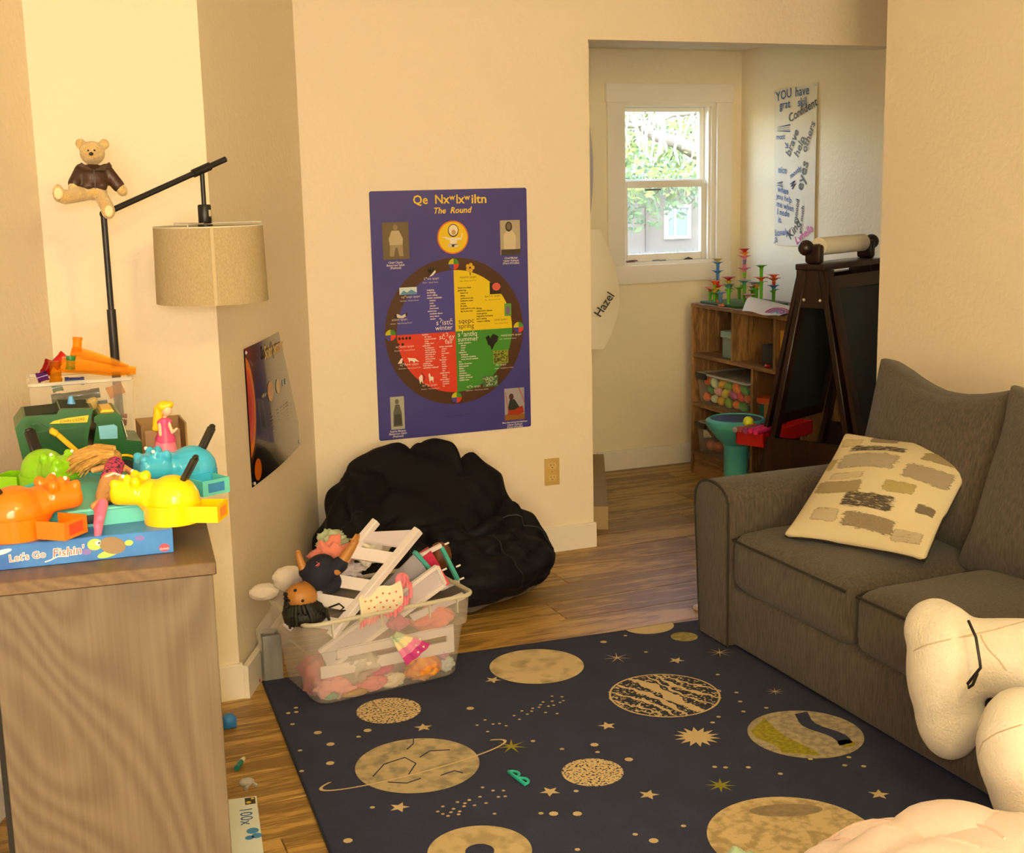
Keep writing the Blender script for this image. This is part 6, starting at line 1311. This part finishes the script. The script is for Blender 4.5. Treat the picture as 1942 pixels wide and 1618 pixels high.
# drawing on the shelf
dp = thing('rainbow_drawing', 'white sheet with a pink rainbow drawing draped on the shelf edge', 'drawing', (3.26, 4.95, .857))
def drw(u, v):
    p = Vector((3.165, 5.035, .858)).lerp(Vector((3.165, 4.74, .858)), u); q_ = Vector((3.30, 5.17, .905)).lerp(Vector((3.42, 4.93, .86)), u); r3 = p.lerp(q_, v); r3.z += .022*math.sin(PI*v)*(1-u)+.004*math.sin(u*8)*(1-v)+.002; return r3
O('sheet', MB().sheet(drw, 16, 12, .0008), mat('paper_white', '#e6dcc6', .7), dp, smooth=80)
for kk, (r0, r1, c) in enumerate(((.36, .46, '#b8406a'), (.26, .34, '#8a5a88'), (.17, .25, '#c86a98'), (.08, .16, '#5a8a98'))):
    q = MB(); n = 24; vs = []
    for i in range(n+1):
        a = PI*i/n
        for r3 in (r0, r1):
            u, v = min(.995, max(.01, .80+.85*r3*math.cos(a)*.62)), min(.97, max(.02, .12+r3*math.sin(a)*1.15)); vs.append(drw(u, v)+Vector((-.0006, -.0004, .0014)))
    q.add(vs, [[2*i, 2*i+1, 2*i+3, 2*i+2] for i in range(n)]); O('drawn_arc', q, flat(c, .7), dp, smooth=0)

# teal play drum on its post
dm = thing('teal_play_table', 'teal toy drum with black top on a round post before the shelf', 'toy drum', (2.952, 4.735, 0))
TQ2 = mat('drum_teal', '#4fae a8'.replace(' ', ''), .4)
O('post', MB().at((2.952, 4.735, 0)).lathe([(.075, 0), (.075, .012), (.052, .02), (.052, .30), (.058, .322), (0, .322)], 32), TQ2, dm)
O('bowl', MB().at((2.952, 4.735, 0)).lathe([(.055, .315), (.085, .345), (.122, .392), (.131, .410), (.131, .424), (.116, .434), (.112, .428), (0, .426)], 40), TQ2, dm)
O('drum_skin', MB().at((2.952, 4.735, 0)).lathe([(0, .4275), (.110, .4275), (.110, .4295), (0, .4305)], 36), flat('#17191c', .5), dm)
O('post_catch', MB(Matrix.Translation((2.952, 4.735, .2)) @ Matrix.Rotation(rad(-60), 4, 'Z')).box(.050, .054, -.01, .01, 0, .016, .002), flat('#3a8e8a', .4), dm)

# ------------------------------------------------------------------ easel
EA = rad(24.9)
EM = Matrix.Translation((2.905, 4.125, 0)) @ Matrix.Rotation(EA, 4, 'Z')    # local x along the ridge, -y towards the camera
es = thing('art_easel', 'dark brown two-sided chalkboard easel with a paper roll', 'easel', (2.905, 4.125, 0), EA)
EW = wood('easel_wood', '#2a1510', '#170a07', 2, wscale=5, dist=4, rough=.35, stretch=.1); CHK = mat('chalkboard', '#1c2420', .6)
RL = .43; ZT = 1.105
def leg(x, s_):
    q = MB(EM); q.bar((x, s_*.035, ZT), (x, s_*.25, .0), .042, .024, .003); return O('leg', q, EW, es)
for x in (.012, RL-.012):
    for s_ in (-1, 1): leg(x, s_)
O('ridge_cap', MB(EM).box(-.03, RL+.02, -.062, .062, ZT, ZT+.022, .003), EW, es)
for x in (-.006, RL-.03): O('end_block', MB(EM).prism([(x, -.07), (x+.036, -.07), (x+.036, .07), (x, .07)], .96, ZT), EW, es, smooth=0)
for x in (-.004, RL-.03): O('roll_bracket', MB(EM).box(x, x+.034, -.03, .04, ZT+.022, ZT+.095, .012), EW, es)
ro = MB(EM @ Matrix.Translation((.045, .005, ZT+.085)) @ Matrix.Rotation(rad(90), 4, 'Y')); ro.lathe([(.015, 0), (.034, 0), (.034, .34), (.015, .34)], 28); O('paper_roll', ro, mat('paper_white', '#e6dcc6', .7), es)
O('roll_rod', MB(EM).cyl((-.045, .005, ZT+.085), (RL+.04, .005, ZT+.085), .011, n=14), EW, es)
for x in (-.05, RL+.03): O('rod_knob', MB(EM).ell((x, .005, ZT+.085), .030, 16), EW, es)
def board(s_):
    p0, p1 = Vector((0, s_*.055, 1.09)), Vector((0, s_*.192, .475)); d_ = (p1-p0); n_ = Vector((0, s_*.66, .15)).normalized()
    def quadslab(name, t0, t1, x0, x1, o0, o1, m, par):
        a, b = p0+d_*t0, p0+d_*t1; vs = []
        for o in (o0, o1):
            for p, x in ((a, x0), (a, x1), (b, x1), (b, x0)): vs.append(Vector((x, p.y, p.z))+n_*o)
        f = [[0, 1, 2, 3], [7, 6, 5, 4], [0, 4, 5, 1], [1, 5, 6, 2], [2, 6, 7, 3], [3, 7, 4, 0]]
        return O(name, MB(EM).add(vs, f), m, par, smooth=0, merge=True)
    c = quadslab('chalkboard', .10, .93, .045, RL-.045, .002, .010, CHK, es)
    for t0, t1, x0, x1 in ((.02, .10, .0, RL), (.93, 1.0, 0, RL), (.10, .93, 0, .045), (.10, .93, RL-.045, RL)): quadslab('board_frame', t0, t1, x0, x1, 0, .016, EW, c)
    tz = .45; y0 = s_*.196
    RED = flat('#b01410', .35); q = MB(EM); a, b = sorted((y0, y0+s_*.13))
    XE = RL+.02 if s_ < 0 else .36; q.box(-.02, XE, a, b, tz-.055, tz-.05); q.box(-.02, XE, a, a+.006, tz-.05, tz); q.box(-.02, XE, b-.006, b, tz-.05, tz); q.box(-.02, -.014, a, b, tz-.05, tz); q.box(XE-.006, XE, a, b, tz-.05, tz)
    q.box(-.03, RL+.03, a-.01, b+.01, tz, tz+.006) if 0 else None
    t = O('tray', q, RED, es, smooth=0)
    [O('tray_divider', MB(EM).box(x_, x_+.005, a+.006, b-.006, tz-.05, tz-.01), RED, t, smooth=0) for x_ in (.12, .25)]
board(-1); board(1)
for x in (-.012, RL-.008): O('side_rail', MB(EM).add([(x, -.19, .44), (x+.02, -.19, .44), (x+.02, .19, .44), (x, .19, .44), (x, -.245, .18), (x+.02, -.245, .18), (x+.02, .245, .18), (x, .245, .18)], [[0, 1, 2, 3], [7, 6, 5, 4], [0, 4, 5, 1], [1, 5, 6, 2], [2, 6, 7, 3], [3, 7, 4, 0]]), EW, es, smooth=0)
O('lower_shelf', MB(EM).box(0, RL, -.22, .22, .20, .215), EW, es, smooth=0)
for s_ in (-1, 1):
    for x in (-.0075,): O('bolt', MB(EM).ell((x, s_*.035, .99), .006, 10), flat('#b8b0a0', .3, 0), es)
# markers lying in the far tray
for kk, (c, nm) in enumerate((('#c8286a', 'magenta'), ('#c8286a', 'second magenta'), ('#8a3a6a', 'plum'), ('#9a4a40', 'brick red'), ('#8a7a80', 'grey'))):
    m_ = thing('chalk_marker', nm+' marker resting across the red easel tray', 'marker', (2.86, 4.5, .4), group='markers on the easel tray')
    y = .212+kk*.024; z = .461+.003*(kk % 2)
    O('barrel', MB(EM).cyl((-.035, y, z), (.055, y, z), .0105, n=14), flat(c, .4), m_); O('cap', MB(EM).cyl((-.055, y, z), (-.035, y, z), .0115, n=14), flat(c, .35), m_)
yb = EM @ Vector((.03, .30, .482)); tag(O('lime_ball', MB().ell(yb, .022, 14), flat('#c8d020', .4)), 'lime yellow ball resting on the easel tray', 'ball')
